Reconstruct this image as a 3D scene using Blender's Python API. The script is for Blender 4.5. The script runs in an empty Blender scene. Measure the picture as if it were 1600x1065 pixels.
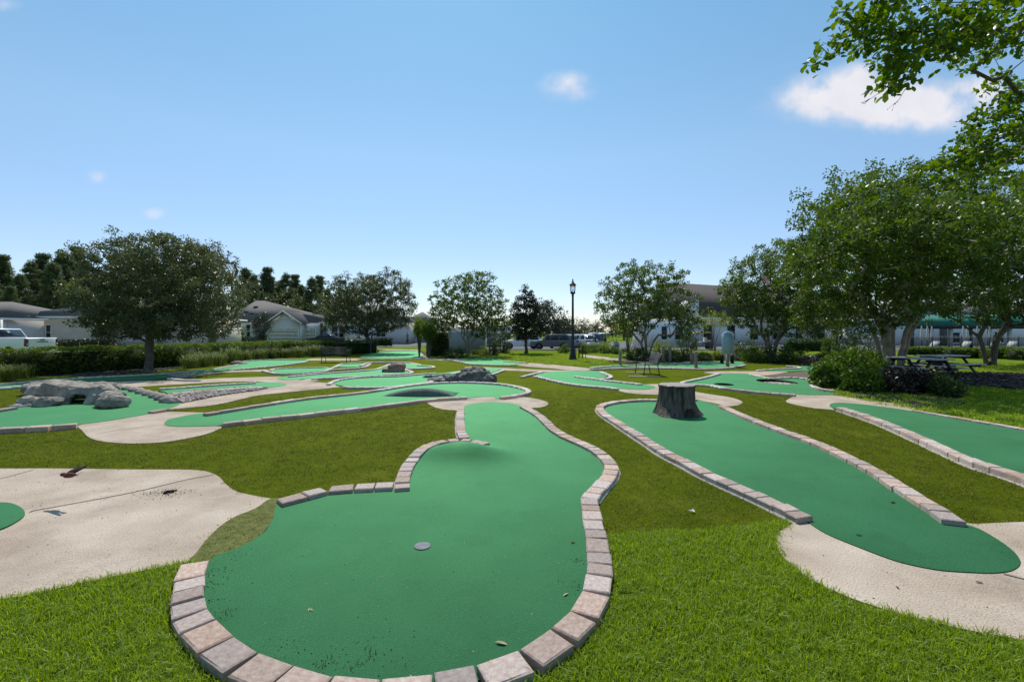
import bpy, math, random
import numpy as np
from mathutils import Vector, noise as mnoise
from mathutils.geometry import delaunay_2d_cdt

# ------------------------------------------------------------------ camera, sky, sun, exposure
S = bpy.context.scene
F, HC, HY = 711.0, 1.65, 519.0          # focal length in photo pixels, eye height, horizon row
cam = bpy.data.cameras.new('camera'); cam.lens = F / 1600 * 36; cam.sensor_width = 36
cam.shift_y = -(532.5 - HY) / 1600; cam.clip_start = 0.05; cam.clip_end = 4000
co = bpy.data.objects.new('camera', cam); S.collection.objects.link(co)
co.location = (0, 0, HC); co.rotation_euler = (math.radians(90), 0, 0); S.camera = co

SUN_EL, SUN_AZ = math.radians(56), math.radians(-10)
w = bpy.data.worlds.new("World"); S.world = w; w.use_nodes = True
nt = w.node_tree; nt.nodes.clear()
def N(t, ty, **kw):
    n = t.nodes.new(ty)
    for k, v in kw.items(): setattr(n, k, v)
    return n
wo = N(nt, 'ShaderNodeOutputWorld'); bg = N(nt, 'ShaderNodeBackground')
sky = N(nt, 'ShaderNodeTexSky', sky_type='NISHITA', sun_disc=False, sun_elevation=SUN_EL, sun_rotation=SUN_AZ)
sky.air_density = 1.0; sky.dust_density = 0.15; sky.ozone_density = 2.0; sky.altitude = 0
SKY_STRENGTH = 0.15
bg.inputs['Strength'].default_value = SKY_STRENGTH
def mth(t, op, a, b=None, c=None, clamp=False):
    n = N(t, 'ShaderNodeMath', operation=op); n.use_clamp = clamp
    for i, v in enumerate((a, b, c)):
        if v is None: continue
        if isinstance(v, (int, float)): n.inputs[i].default_value = v
        else: t.links.new(v, n.inputs[i])
    return n.outputs[0]
tc = N(nt, 'ShaderNodeTexCoord'); sp = N(nt, 'ShaderNodeSeparateXYZ')
nt.links.new(tc.outputs['Generated'], sp.inputs[0])
dx, dy, dz = sp.outputs
ady = mth(nt, 'MAXIMUM', dy, 0.02)
U, V = mth(nt, 'DIVIDE', dx, ady), mth(nt, 'DIVIDE', dz, ady)
cb = N(nt, 'ShaderNodeCombineXYZ'); nt.links.new(U, cb.inputs[0]); nt.links.new(V, cb.inputs[1])
nz = N(nt, 'ShaderNodeTexNoise'); nz.inputs['Scale'].default_value = 9; nz.inputs['Detail'].default_value = 6; nz.inputs['Roughness'].default_value = 0.55
nt.links.new(cb.outputs[0], nz.inputs['Vector'])
tot = None
# cloud puffs: direction (u, v), half sizes, strength
for (px, py, rx, ry, st) in [(888, 135, 46, 24, 1.0), (1330, 158, 125, 34, 1.35), (1345, 128, 60, 32, 1.0), (1440, 172, 100, 32, 1.25),
                             (1530, 140, 60, 26, .8), (152, 276, 18, 13, .7), (243, 334, 24, 11, .75), (-10, 8, 40, 14, .8),
                             (1900, 90, 170, 60, 1.2), (-500, 150, 160, 50, 1.1), (600, -420, 180, 70, 1.1), (2300, 260, 150, 30, .9)]:
    a = mth(nt, 'MULTIPLY', mth(nt, 'SUBTRACT', U, (px - 800) / F), F / rx)
    b = mth(nt, 'MULTIPLY', mth(nt, 'SUBTRACT', V, (HY - py) / F), F / ry)
    r2 = mth(nt, 'ADD', mth(nt, 'MULTIPLY', a, a), mth(nt, 'MULTIPLY', b, b))
    g = mth(nt, 'MULTIPLY', mth(nt, 'POWER', 2.718, mth(nt, 'MULTIPLY', r2, -1.0)), st)
    tot = g if tot is None else mth(nt, 'ADD', tot, g)
nn = mth(nt, 'MULTIPLY_ADD', nz.outputs['Fac'], 2.6, -0.55)
cl = mth(nt, 'MULTIPLY', tot, nn)
mr = N(nt, 'ShaderNodeMapRange'); mr.interpolation_type = 'SMOOTHSTEP'
mr.inputs['From Min'].default_value = 0.12; mr.inputs['From Max'].default_value = 1.05; mr.inputs['To Max'].default_value = 0.94
nt.links.new(cl, mr.inputs['Value'])
front = mth(nt, 'GREATER_THAN', dy, 0.03)
fac = mth(nt, 'MULTIPLY', mr.outputs[0], front)
mx = N(nt, 'ShaderNodeMix', data_type='RGBA'); nt.links.new(fac, mx.inputs['Factor'])
hs = N(nt, 'ShaderNodeMix', data_type='RGBA', blend_type='MULTIPLY'); hs.inputs['Factor'].default_value = 1
rmp = N(nt, 'ShaderNodeValToRGB'); rmp.color_ramp.elements[0].position = 0.0; rmp.color_ramp.elements[0].color = (.72, .72, .82, 1)
rmp.color_ramp.elements[1].position = .62; rmp.color_ramp.elements[1].color = (.76, 1.06, .98, 1)
e_ = rmp.color_ramp.elements.new(.35); e_.color = (.92, 1.0, .93, 1)
e_ = rmp.color_ramp.elements.new(.16); e_.color = (.80, .81, .86, 1)
nt.links.new(dz, rmp.inputs[0]); nt.links.new(sky.outputs[0], hs.inputs['A']); nt.links.new(rmp.outputs[0], hs.inputs['B'])
nt.links.new(hs.outputs['Result'], mx.inputs['A']); nc = N(nt, 'ShaderNodeTexNoise'); nc.inputs['Scale'].default_value = 16; nc.inputs['Detail'].default_value = 7; nt.links.new(cb.outputs[0], nc.inputs['Vector'])
cm = N(nt, 'ShaderNodeMix', data_type='RGBA'); nt.links.new(nc.outputs['Fac'], cm.inputs['Factor']); cm.inputs['A'].default_value = (4.7, 4.75, 5.2, 1); cm.inputs['B'].default_value = (6.3, 6.05, 6.2, 1)
nt.links.new(cm.outputs['Result'], mx.inputs['B'])
nt.links.new(mx.outputs['Result'], bg.inputs['Color']); nt.links.new(bg.outputs[0], wo.inputs[0])

sl = bpy.data.lights.new('sun', 'SUN'); sl.energy = 4.2; sl.angle = math.radians(0.53); sl.color = (1, .95, .88)
so = bpy.data.objects.new('sun', sl); S.collection.objects.link(so)
sv = Vector((math.cos(SUN_EL) * math.sin(SUN_AZ), math.cos(SUN_EL) * math.cos(SUN_AZ), math.sin(SUN_EL)))
so.rotation_euler = sv.to_track_quat('Z', 'Y').to_euler(); so.location = (0, 0, 30)
S.view_settings.view_transform = 'Standard'; S.view_settings.look = 'None'
S.view_settings.exposure = 0.06; S.view_settings.gamma = 1; S.view_settings.use_curve_mapping = False
S.cycles.max_bounces = 8; S.cycles.transparent_max_bounces = 8

# ------------------------------------------------------------------ helpers
C = S.collection
R = random.Random(7)
RN = np.random.default_rng(11)

def hz(x, y, bump=True):
    """height of the ground"""
    h = .012 * math.sin(x * 1.1 + .5) * math.sin(y * .8)
    if bump: h += .18 * math.exp(-(((x + .66) / .50) ** 2 + ((y - 6.0) / .38) ** 2))          # putting bump
    h -= .34 * math.exp(-(((x - 8) / 24) ** 4 + ((y - 58) / 13) ** 4))             # car park lies lower
    return h
def G(px, py, z=0.0):
    Z = (HC - z) * F / (py - HY)
    return ((px - 800) / F * Z, Z)
def X_at(px, Z): return (px - 800) / F * Z
def Z_at(py, Zd): return HC + (HY - py) / F * Zd

class MB:
    def __init__(s): s.V = []; s.Fs = []; s.n = 0; s.A = []
    def add(s, V, Fc, rnd=None):
        V = np.asarray(V, dtype=np.float64).reshape(-1, 3)
        if isinstance(Fc, np.ndarray): s.Fs.append(Fc + s.n)
        else:
            for f in Fc: s.Fs.append(np.array([f]) + s.n)
        s.V.append(V); s.n += len(V)
        s.A.append(np.full(len(V), .5) if rnd is None else np.asarray(rnd, dtype=float))
        return s
    def box(s, x0, x1, y0, y1, z0, z1):
        V = [(x0, y0, z0), (x1, y0, z0), (x1, y1, z0), (x0, y1, z0), (x0, y0, z1), (x1, y0, z1), (x1, y1, z1), (x0, y1, z1)]
        return s.add(V, np.array([(0, 3, 2, 1), (4, 5, 6, 7), (0, 1, 5, 4), (1, 2, 6, 5), (2, 3, 7, 6), (3, 0, 4, 7)]))
    def cbox(s, c, d, rz=0, rx=0, ry=0):
        hx, hy, h = d[0] / 2, d[1] / 2, d[2] / 2
        V = np.array([(-hx, -hy, -h), (hx, -hy, -h), (hx, hy, -h), (-hx, hy, -h), (-hx, -hy, h), (hx, -hy, h), (hx, hy, h), (-hx, hy, h)])
        cx, sx = math.cos(rx), math.sin(rx); cy, sy = math.cos(ry), math.sin(ry); cz, sz = math.cos(rz), math.sin(rz)
        M = np.array([[cz, -sz, 0], [sz, cz, 0], [0, 0, 1]]) @ np.array([[cy, 0, sy], [0, 1, 0], [-sy, 0, cy]]) @ np.array([[1, 0, 0], [0, cx, -sx], [0, sx, cx]])
        return s.add(V @ M.T + np.array(c), np.array([(0, 3, 2, 1), (4, 5, 6, 7), (0, 1, 5, 4), (1, 2, 6, 5), (2, 3, 7, 6), (3, 0, 4, 7)]))
    def bar(s, a, b, r, n=6): return s.tube([a, b], [r, r], n, cap=True)
    def tube(s, P, Rr, n=6, cap=False):
        P = np.asarray(P, float); m = len(P)
        T = np.gradient(P, axis=0); T /= (np.linalg.norm(T, axis=1)[:, None] + 1e-9)
        ref = np.array([0, 0, 1.]) if abs(T[0][2]) < .8 else np.array([1., 0, 0])
        V = []
        for i in range(m):
            a = np.cross(T[i], ref); a /= np.linalg.norm(a) + 1e-9; b = np.cross(a, T[i])
            ref = b
            th = np.arange(n) * 2 * math.pi / n
            V.append(P[i] + Rr[i] * (np.cos(th)[:, None] * a + np.sin(th)[:, None] * b))
        V = np.concatenate(V)
        i = np.arange(m - 1)[:, None] * n; j = np.arange(n)[None, :]; k = (j + 1) % n
        Fc = np.stack([i + j, i + k, i + n + k, i + n + j], -1).reshape(-1, 4)
        s.add(V, Fc)
        if cap:
            s.Fs.append(np.array([list(range(n - 1, -1, -1))]) + s.n - m * n)
            s.Fs.append(np.array([[(m - 1) * n + q for q in range(n)]]) + s.n - m * n)
        return s
    def lathe(s, prof, n=16, c=(0, 0, 0), axis='z'):
        V = []
        for (r, z) in prof:
            for q in range(n):
                t = q * 2 * math.pi / n
                if axis == 'z': V.append((c[0] + r * math.cos(t), c[1] + r * math.sin(t), c[2] + z))
                else: V.append((c[0] + r * math.cos(t), c[1] + z, c[2] + r * math.sin(t)))
        m = len(prof); i = np.arange(m - 1)[:, None] * n; j = np.arange(n)[None, :]; k = (j + 1) % n
        s.add(V, np.stack([i + j, i + k, i + n + k, i + n + j], -1).reshape(-1, 4))
        base = s.n - len(V)
        s.Fs.append(np.array([list(range(n - 1, -1, -1))]) + base)
        s.Fs.append(np.array([[(m - 1) * n + q for q in range(n)]]) + base)
        return s
    def prism(s, poly, y0, y1, axis='y', w=None):
        """polygon in (x,z) extruded along y (w: half width as a function of z instead)"""
        n = len(poly)
        if w: V = [(x, -w(z) + y0, z) for x, z in poly] + [(x, w(z) + y1, z) for x, z in poly]
        elif axis == 'y': V = [(x, y0, z) for x, z in poly] + [(x, y1, z) for x, z in poly]
        else: V = [(x, z, y0) for x, z in poly] + [(x, z, y1) for x, z in poly]
        s.add(V, [list(range(n)), list(range(2 * n - 1, n - 1, -1))] + [[i, n + i, n + (i + 1) % n, (i + 1) % n] for i in range(n)])
        return s
    def build(s, name, mat, parent=None, smooth=False, bevel=0, world=False, kind=None):
        me = bpy.data.meshes.new(name)
        V = np.concatenate(s.V); me.vertices.add(len(V)); me.vertices.foreach_set('co', V.ravel())
        lv = np.concatenate([f.ravel() for f in s.Fs]); tot_ = np.concatenate([np.full(len(f), f.shape[1]) for f in s.Fs])
        me.loops.add(len(lv)); me.loops.foreach_set('vertex_index', lv.astype(np.int32))
        st = np.concatenate([[0], np.cumsum(tot_)[:-1]])
        me.polygons.add(len(tot_)); me.polygons.foreach_set('loop_start', st.astype(np.int32))
        if smooth: me.polygons.foreach_set('use_smooth', np.ones(len(tot_), bool))
        at = me.attributes.new('rnd', 'FLOAT', 'POINT'); at.data.foreach_set('value', np.concatenate(s.A).astype(np.float32))
        me.update(calc_edges=True); me.validate()
        if mat: me.materials.append(mat)
        o = bpy.data.objects.new(name, me); C.objects.link(o)
        if parent:
            o.parent = parent
            if world: o.location = -Vector(parent.location)
        if bevel:
            b = o.modifiers.new('bevel', 'BEVEL'); b.width = bevel; b.segments = 2; b.limit_method = 'ANGLE'
        if kind: o['kind'] = kind
        return o

def tag(o, label, cat, group=None):
    o['label'] = label; o['category'] = cat
    if group: o['group'] = group
    return o
def empty(name, loc, rz=0, label=None, cat=None, group=None):
    o = bpy.data.objects.new(name, None); C.objects.link(o); o.location = loc; o.rotation_euler = (0, 0, rz)
    o.empty_display_size = .2
    if label: tag(o, label, cat, group)
    return o
def dup(o, loc=None, rz=None, sc=None, label=None, parent=None, group=None, kids=None):
    c = o.copy(); C.objects.link(c)
    if parent: c.parent = parent
    if loc is not None: c.location = loc
    if rz is not None: c.rotation_euler = (0, 0, rz)
    if sc is not None: c.scale = (sc, sc, sc) if isinstance(sc, (int, float)) else sc
    if label: c['label'] = label
    if group: c['group'] = group
    for ch in list(o.children): dup(ch, parent=c)
    return c

# ------------------------------------------------------------------ materials
def mat(name, col, rough=.8, var=.15, scale=6., bump=.0, bscale=40., hue=None, spec=.3, metal=0., transl=0., rnd=0., objrnd=0., col2=None,
        speck=None, stain=None, coord='Object', detail=5, sheen=None, graze=None, stretch=None):
    """procedural Principled: colour mixed by noise, fine bump, optional per-leaf / per-object variation"""
    m = bpy.data.materials.new(name); m.use_nodes = True; t = m.node_tree; L = t.links
    p = t.nodes['Principled BSDF']; out = t.nodes['Material Output']
    tcn = N(t, 'ShaderNodeTexCoord')
    no = N(t, 'ShaderNodeTexNoise'); no.inputs['Scale'].default_value = scale; no.inputs['Detail'].default_value = detail
    src = tcn.outputs[coord]
    if stretch:
        mp = N(t, 'ShaderNodeMapping'); mp.inputs['Scale'].default_value = stretch; L.new(src, mp.inputs['Vector']); src = mp.outputs[0]
    L.new(src, no.inputs['Vector'])
    c2 = col2 if col2 else tuple(max(0, c * (1 + var)) for c in col)
    c1 = col if col2 else tuple(max(0, c * (1 - var)) for c in col)
    mixn = N(t, 'ShaderNodeMix', data_type='RGBA')
    mrr = N(t, 'ShaderNodeMapRange'); mrr.inputs['From Min'].default_value = .32; mrr.inputs['From Max'].default_value = .68
    L.new(no.outputs['Fac'], mrr.inputs['Value'])
    f = mrr.outputs[0]
    if rnd:
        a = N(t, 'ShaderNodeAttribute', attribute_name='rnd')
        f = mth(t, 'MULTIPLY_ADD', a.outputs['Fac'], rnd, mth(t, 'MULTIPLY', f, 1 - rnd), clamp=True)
    L.new(f, mixn.inputs['Factor'])
    mixn.inputs['A'].default_value = (*c1, 1); mixn.inputs['B'].default_value = (*c2, 1)
    c = mixn.outputs['Result']
    if objrnd:
        oi = N(t, 'ShaderNodeObjectInfo'); h = N(t, 'ShaderNodeHueSaturation')
        L.new(c, h.inputs['Color'])
        L.new(mth(t, 'MULTIPLY_ADD', oi.outputs['Random'], objrnd * 2, 1 - objrnd), h.inputs['Value'])
        L.new(mth(t, 'MULTIPLY_ADD', mth(t, 'FRACT', mth(t, 'MULTIPLY', oi.outputs['Random'], 7.31)), objrnd * 2.4, 1 - objrnd * 1.2), h.inputs['Saturation'])
        c = h.outputs[0]
    if speck:   # (scale, threshold, colour, amount)
        sn = N(t, 'ShaderNodeTexNoise'); sn.inputs['Scale'].default_value = speck[0]; sn.inputs['Detail'].default_value = 3
        L.new(src, sn.inputs['Vector'])
        sm = N(t, 'ShaderNodeMapRange'); sm.inputs['From Min'].default_value = speck[1]; sm.inputs['From Max'].default_value = speck[1] + .08
        sm.inputs['To Max'].default_value = speck[3]; L.new(sn.outputs['Fac'], sm.inputs['Value'])
        mm = N(t, 'ShaderNodeMix', data_type='RGBA'); L.new(sm.outputs[0], mm.inputs['Factor']); L.new(c, mm.inputs['A']); mm.inputs['B'].default_value = (*speck[2], 1)
        c = mm.outputs['Result']
    if stain:
        sn = N(t, 'ShaderNodeTexNoise'); sn.inputs['Scale'].default_value = stain[0]; sn.inputs['Detail'].default_value = 8; sn.inputs['Roughness'].default_value = .7
        L.new(src, sn.inputs['Vector'])
        sm = N(t, 'ShaderNodeMapRange'); sm.inputs['From Min'].default_value = stain[1]; sm.inputs['From Max'].default_value = stain[1] + .2
        sm.inputs['To Max'].default_value = stain[3]; L.new(sn.outputs['Fac'], sm.inputs['Value'])
        mm = N(t, 'ShaderNodeMix', data_type='RGBA'); L.new(sm.outputs[0], mm.inputs['Factor']); L.new(c, mm.inputs['A']); mm.inputs['B'].default_value = (*stain[2], 1)
        c = mm.outputs['Result']
    L.new(c, p.inputs['Base Color'])
    p.inputs['Roughness'].default_value = rough; p.inputs['Specular IOR Level'].default_value = spec; p.inputs['Metallic'].default_value = metal
    if sheen:
        p.inputs['Sheen Weight'].default_value = sheen[0]; p.inputs['Sheen Roughness'].default_value = sheen[1]; p.inputs['Sheen Tint'].default_value = (*sheen[2], 1)
    if bump:
        bn = N(t, 'ShaderNodeTexNoise'); bn.inputs['Scale'].default_value = bscale; bn.inputs['Detail'].default_value = 4; L.new(src, bn.inputs['Vector'])
        bb = N(t, 'ShaderNodeBump'); bb.inputs['Strength'].default_value = bump; bb.inputs['Distance'].default_value = .02
        L.new(bn.outputs['Fac'], bb.inputs['Height']); L.new(bb.outputs[0], p.inputs['Normal'])
    if graze:   # fibres catching light at grazing angles: (amount, power, colour, roughness)
        lw = N(t, 'ShaderNodeLayerWeight'); lw.inputs['Blend'].default_value = .5; gl = N(t, 'ShaderNodeBsdfAnisotropic'); gl.inputs['Roughness'].default_value = graze[3]
        gl.inputs['Color'].default_value = (*graze[2], 1); ms = N(t, 'ShaderNodeMixShader')
        L.new(mth(t, 'MULTIPLY', mth(t, 'POWER', lw.outputs['Facing'], graze[1]), graze[0]), ms.inputs[0])
        L.new(p.outputs[0], ms.inputs[1]); L.new(gl.outputs[0], ms.inputs[2]); L.new(ms.outputs[0], out.inputs[0])
    if transl:
        tr = N(t, 'ShaderNodeBsdfTranslucent'); ms = N(t, 'ShaderNodeMixShader'); ms.inputs[0].default_value = transl
        h = N(t, 'ShaderNodeHueSaturation'); h.inputs['Hue'].default_value = .485; h.inputs['Value'].default_value = 1.9; h.inputs['Saturation'].default_value = 1.1
        L.new(c, h.inputs['Color']); L.new(h.outputs[0], tr.inputs[0])
        L.new(p.outputs[0], ms.inputs[1]); L.new(tr.outputs[0], ms.inputs[2]); L.new(ms.outputs[0], out.inputs[0])
    return m

M = {}
M['carpet'] = mat('green_carpet', (.025, .115, .050), .95, scale=1.1, col2=(.043, .170, .077), bump=1., bscale=220, speck=(210, .53, (.085, .27, .145), .5), stain=(1.9, .55, (.020, .082, .036), .6), spec=.0, graze=(.25, 3.4, (.40, 1., .50), .55), detail=8)
M['turf'] = mat('olive_turf', (.050, .078, .0015), .95, scale=2.0, col2=(.088, .116, .004), bump=.9, bscale=200, speck=(260, .55, (.17, .20, .02), .5), stain=(1.0, .54, (.15, .155, .02), .6), spec=.0, graze=(.035, 3.0, (.9, 1., .25), .6), stretch=(1, .7, 1))
M['fringe'] = mat('fringe_turf', (.11, .125, .035), .95, scale=20, col2=(.21, .22, .075), bump=1., bscale=120, speck=(130, .54, (.28, .29, .14), .6), spec=.0)
M['lawn'] = mat('lawn_soil', (.040, .070, .006), .95, scale=5, col2=(.07, .11, .012), bump=.9, bscale=90, spec=.0)
M['farlawn'] = mat('far_lawn', (.095, .150, .008), .95, scale=1.4, col2=(.150, .205, .016), bump=1., bscale=60, speck=(45, .56, (.20, .26, .04), .4), spec=.0, sheen=(.15, .5, (.8, 1, .3)))
M['blade'] = mat('grass_blade', (.085, .180, .008), .5, scale=1.6, col2=(.31, .40, .034), transl=.42, rnd=.6, spec=.35, stain=(3.0, .55, (.34, .31, .13), .5))
M['tblade'] = mat('turf_blade', (.035, .056, .002), .6, scale=1.2, col2=(.26, .275, .040), transl=.25, rnd=.7, spec=.15)
M['concrete'] = mat('path_concrete', (.40, .315, .24), .9, scale=1.6, col2=(.575, .475, .38), bump=.6, bscale=80, speck=(75, .57, (.24, .175, .13), .55), stain=(1.1, .50, (.27, .205, .155), .75), spec=.10, detail=8)
M['brick'] = mat('paver', (.50, .355, .29), .85, scale=7, col2=(.70, .57, .49), bump=.7, bscale=60, objrnd=.24, speck=(100, .60, (.24, .15, .11), .45), stain=(4, .53, (.68, .60, .54), .6), spec=.12)
M['edging'] = mat('paver_far', (.50, .42, .37), .85, scale=5, col2=(.66, .60, .54), spec=.3)
M['footing'] = mat('mortar', (.34, .31, .26), .9, scale=30, col2=(.50, .46, .40), bump=.5, spec=.15)
M['joint'] = mat('joint_sealant', (.15, .12, .10), .9)
M['asphalt'] = mat('asphalt', (.10, .10, .105), .9, scale=1, col2=(.15, .15, .155), bump=.4, bscale=30)
M['white'] = mat('white_paint', (.80, .80, .81), .6, var=.03, scale=2)
M['trim'] = mat('white_trim', (.78, .77, .75), .6, var=.04)
M['siding'] = mat('siding_taupe', (.64, .60, .50), .75, var=.05, scale=1)
M['siding2'] = mat('siding_greige', (.66, .62, .56), .75, var=.05, scale=1)
M['siding3'] = mat('siding_blue_grey', (.64, .63, .62), .75, var=.05, scale=1)
M['garage'] = mat('garage_panel', (.64, .60, .53), .6, var=.04)
M['garagew'] = mat('garage_panel_white', (.76, .75, .76), .6, var=.04)
M['shingle'] = mat('shingle', (.13, .115, .105), .9, scale=9, col2=(.20, .18, .165), bump=.5, bscale=14)
M['shingle2'] = mat('shingle_brown', (.075, .062, .058), .9, scale=6, col2=(.105, .09, .085), bump=.5, bscale=14)
M['stone'] = mat('stone_veneer', (.10, .095, .09), .9, scale=4, col2=(.2, .18, .165), bump=.6, bscale=8)
M['glass'] = mat('dark_glass', (.012, .016, .022), .08, var=.1, spec=.6)
M['black'] = mat('black_metal', (.012, .012, .013), .4, var=.1, spec=.5)
M['darkmetal'] = mat('bench_metal', (.04, .04, .045), .45, var=.2, spec=.5)
M['steel'] = mat('bright_metal', (.45, .46, .48), .35, var=.1, metal=.8)
M['wood'] = mat('weathered_wood', (.20, .175, .145), .85, scale=14, col2=(.30, .265, .225), bump=.5, bscale=40)
M['plastic'] = mat('picnic_plank', (.48, .47, .47), .5, var=.12, scale=3, spec=.4)
M['plasticd'] = mat('picnic_frame', (.03, .03, .032), .5, var=.2, scale=3, spec=.4)
M['bark'] = mat('oak_bark', (.085, .072, .06), .9, scale=8, col2=(.16, .14, .12), bump=.9, bscale=25)
M['mbark'] = mat('myrtle_bark', (.20, .165, .13), .7, scale=4, col2=(.34, .30, .25), bump=.4, bscale=12)
M['pbark'] = mat('pine_bark', (.11, .08, .06), .9, scale=5, bump=.5)
M['oak'] = mat('oak_leaf', (.040, .060, .020), .40, scale=.8, col2=(.120, .145, .046), transl=.28, rnd=.7, spec=.45)
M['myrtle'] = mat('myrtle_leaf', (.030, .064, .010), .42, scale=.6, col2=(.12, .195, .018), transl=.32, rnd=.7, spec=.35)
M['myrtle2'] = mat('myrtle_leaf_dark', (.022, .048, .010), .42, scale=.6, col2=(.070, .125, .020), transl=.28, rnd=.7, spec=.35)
M['near'] = mat('near_leaf', (.034, .082, .008), .4, scale=1.4, col2=(.105, .180, .012), transl=.45, rnd=.7, spec=.4)
M['magnolia'] = mat('magnolia_leaf', (.022, .032, .014), .35, scale=.8, col2=(.060, .070, .028), transl=.12, rnd=.7, spec=.45)
M['pine'] = mat('pine_needle', (.060, .084, .036), .6, scale=.5, col2=(.14, .18, .07), transl=.28, rnd=.6)
M['fartree'] = mat('far_leaf', (.045, .062, .036), .7, scale=.4, col2=(.085, .105, .060), transl=.15, rnd=.6)
M['hedge'] = mat('hedge_leaf', (.040, .080, .010), .42, scale=1.5, col2=(.14, .215, .016), transl=.34, rnd=.7, spec=.3)
M['hedgecore'] = mat('hedge_twigs', (.020, .034, .010), .9, var=.3)
M['lime'] = mat('lime_leaf', (.090, .145, .012), .5, scale=1.5, col2=(.20, .26, .025), transl=.4, rnd=.7)
M['shrub'] = mat('shrub_leaf', (.035, .080, .009), .5, scale=1.5, col2=(.10, .18, .018), transl=.35, rnd=.7, spec=.22)
M['purple'] = mat('purple_leaf', (.018, .013, .012), .4, scale=1.5, col2=(.045, .038, .025), transl=.12, rnd=.7, spec=.5)
M['fgrass'] = mat('fountain_grass', (.055, .095, .014), .5, scale=3, col2=(.125, .165, .036), transl=.35, rnd=.7)
M['palm'] = mat('palm_frond', (.045, .075, .020), .45, scale=3, col2=(.11, .14, .05), transl=.25, rnd=.6)
M['bloom'] = mat('pink_bloom', (.42, .24, .30), .8, var=.2, transl=.3)
M['rock'] = mat('artificial_rock', (.19, .165, .135), .85, scale=4, col2=(.42, .37, .31), bump=1., bscale=14, stain=(5, .50, (.10, .09, .08), .7))
M['rockred'] = mat('red_rock', (.22, .13, .095), .85, scale=3, col2=(.36, .25, .20), bump=.9, bscale=9)
M['rockdark'] = mat('slate_rock', (.085, .085, .082), .8, scale=3.2, col2=(.20, .19, .17), bump=.9, bscale=8, stain=(5, .56, (.38, .35, .30), .7))
M['slabrock'] = mat('edging_rock', (.27, .22, .185), .85, scale=5, col2=(.42, .36, .31), bump=.8, bscale=14, objrnd=.15)
M['pebble'] = mat('pebble', (.34, .26, .23), .8, scale=3, col2=(.70, .62, .56), objrnd=.3, rnd=.8)
M['mulch'] = mat('mulch_ground', (.018, .014, .012), .95, scale=20, col2=(.045, .036, .030), bump=1., bscale=50)
M['chip'] = mat('mulch_chip', (.035, .028, .026), .9, scale=3, col2=(.12, .105, .10), rnd=.9)
M['soil'] = mat('bare_soil', (.11, .085, .07), .95, scale=10, col2=(.16, .125, .10), bump=.8, bscale=40)
M['humpm'] = mat('hump_cover', (.10, .13, .115), .8, scale=10, col2=(.14, .155, .14), bump=1., bscale=20, stretch=(1, .2, .2))
M['cup'] = mat('cup_cover', (.17, .175, .19), .7, var=.2, scale=20, metal=.0)
M['stump'] = mat('stump_bark', (.028, .021, .016), .85, scale=16, col2=(.16, .13, .108), bump=1., bscale=26, stretch=(1, 1, .22))
M['stumptop'] = mat('stump_cut', (.26, .23, .20), .8, scale=9, col2=(.36, .33, .29), bump=.4)
M['blue'] = mat('sign_blue', (.34, .47, .52), .5, var=.06)
M['carwhite'] = mat('car_white', (.80, .80, .83), .25, var=.02, spec=.6)
M['cargrey'] = mat('car_grey', (.12, .12, .13), .3, var=.05, spec=.6)
M['carsilver'] = mat('car_silver', (.26, .28, .31), .3, var=.05, spec=.6)
M['carblack'] = mat('car_black', (.012, .013, .016), .2, var=.05, spec=.6)
M['carblue'] = mat('car_blue', (.03, .06, .15), .25, var=.05, spec=.6)
M['tyre'] = mat('tyre', (.015, .015, .015), .8, var=.2)
M['rim'] = mat('rim', (.10, .10, .11), .35, var=.1, metal=.6)
M['red'] = mat('tail_lamp', (.10, .008, .01), .25, var=.1, spec=.6)
M['lampwhite'] = mat('clear_lamp', (.6, .6, .62), .2, var=.05, spec=.6)
M['yellow'] = mat('yellow_roof', (.66, .46, .03), .45, var=.06)
M['cream'] = mat('cream_seat', (.62, .58, .48), .6, var=.05)
M['canopy'] = mat('green_canopy', (.02, .20, .15), .7, var=.1, transl=.15)
M['umb'] = mat('folded_umbrella', (.46, .46, .44), .8, var=.1)
M['dry'] = mat('dry_leaf', (.42, .36, .20), .8, var=.3)
M['brown'] = mat('brown_leaf', (.07, .035, .02), .8, var=.3)
M['bird'] = mat('bird_feather', (.10, .028, .022), .8, scale=30, col2=(.17, .055, .045))
M['birdd'] = mat('bird_dark', (.025, .010, .010), .8, var=.3)
M['ant'] = mat('black_grit', (.012, .010, .012), .9, var=.3)
def glassmat():
    m = bpy.data.materials.new('lantern_glass'); m.use_nodes = True; t = m.node_tree; p = t.nodes['Principled BSDF']
    p.inputs['Base Color'].default_value = (.9, .93, .95, 1); p.inputs['Roughness'].default_value = .15; p.inputs['Transmission Weight'].default_value = .85
    return m
M['lantern'] = glassmat()

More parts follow.
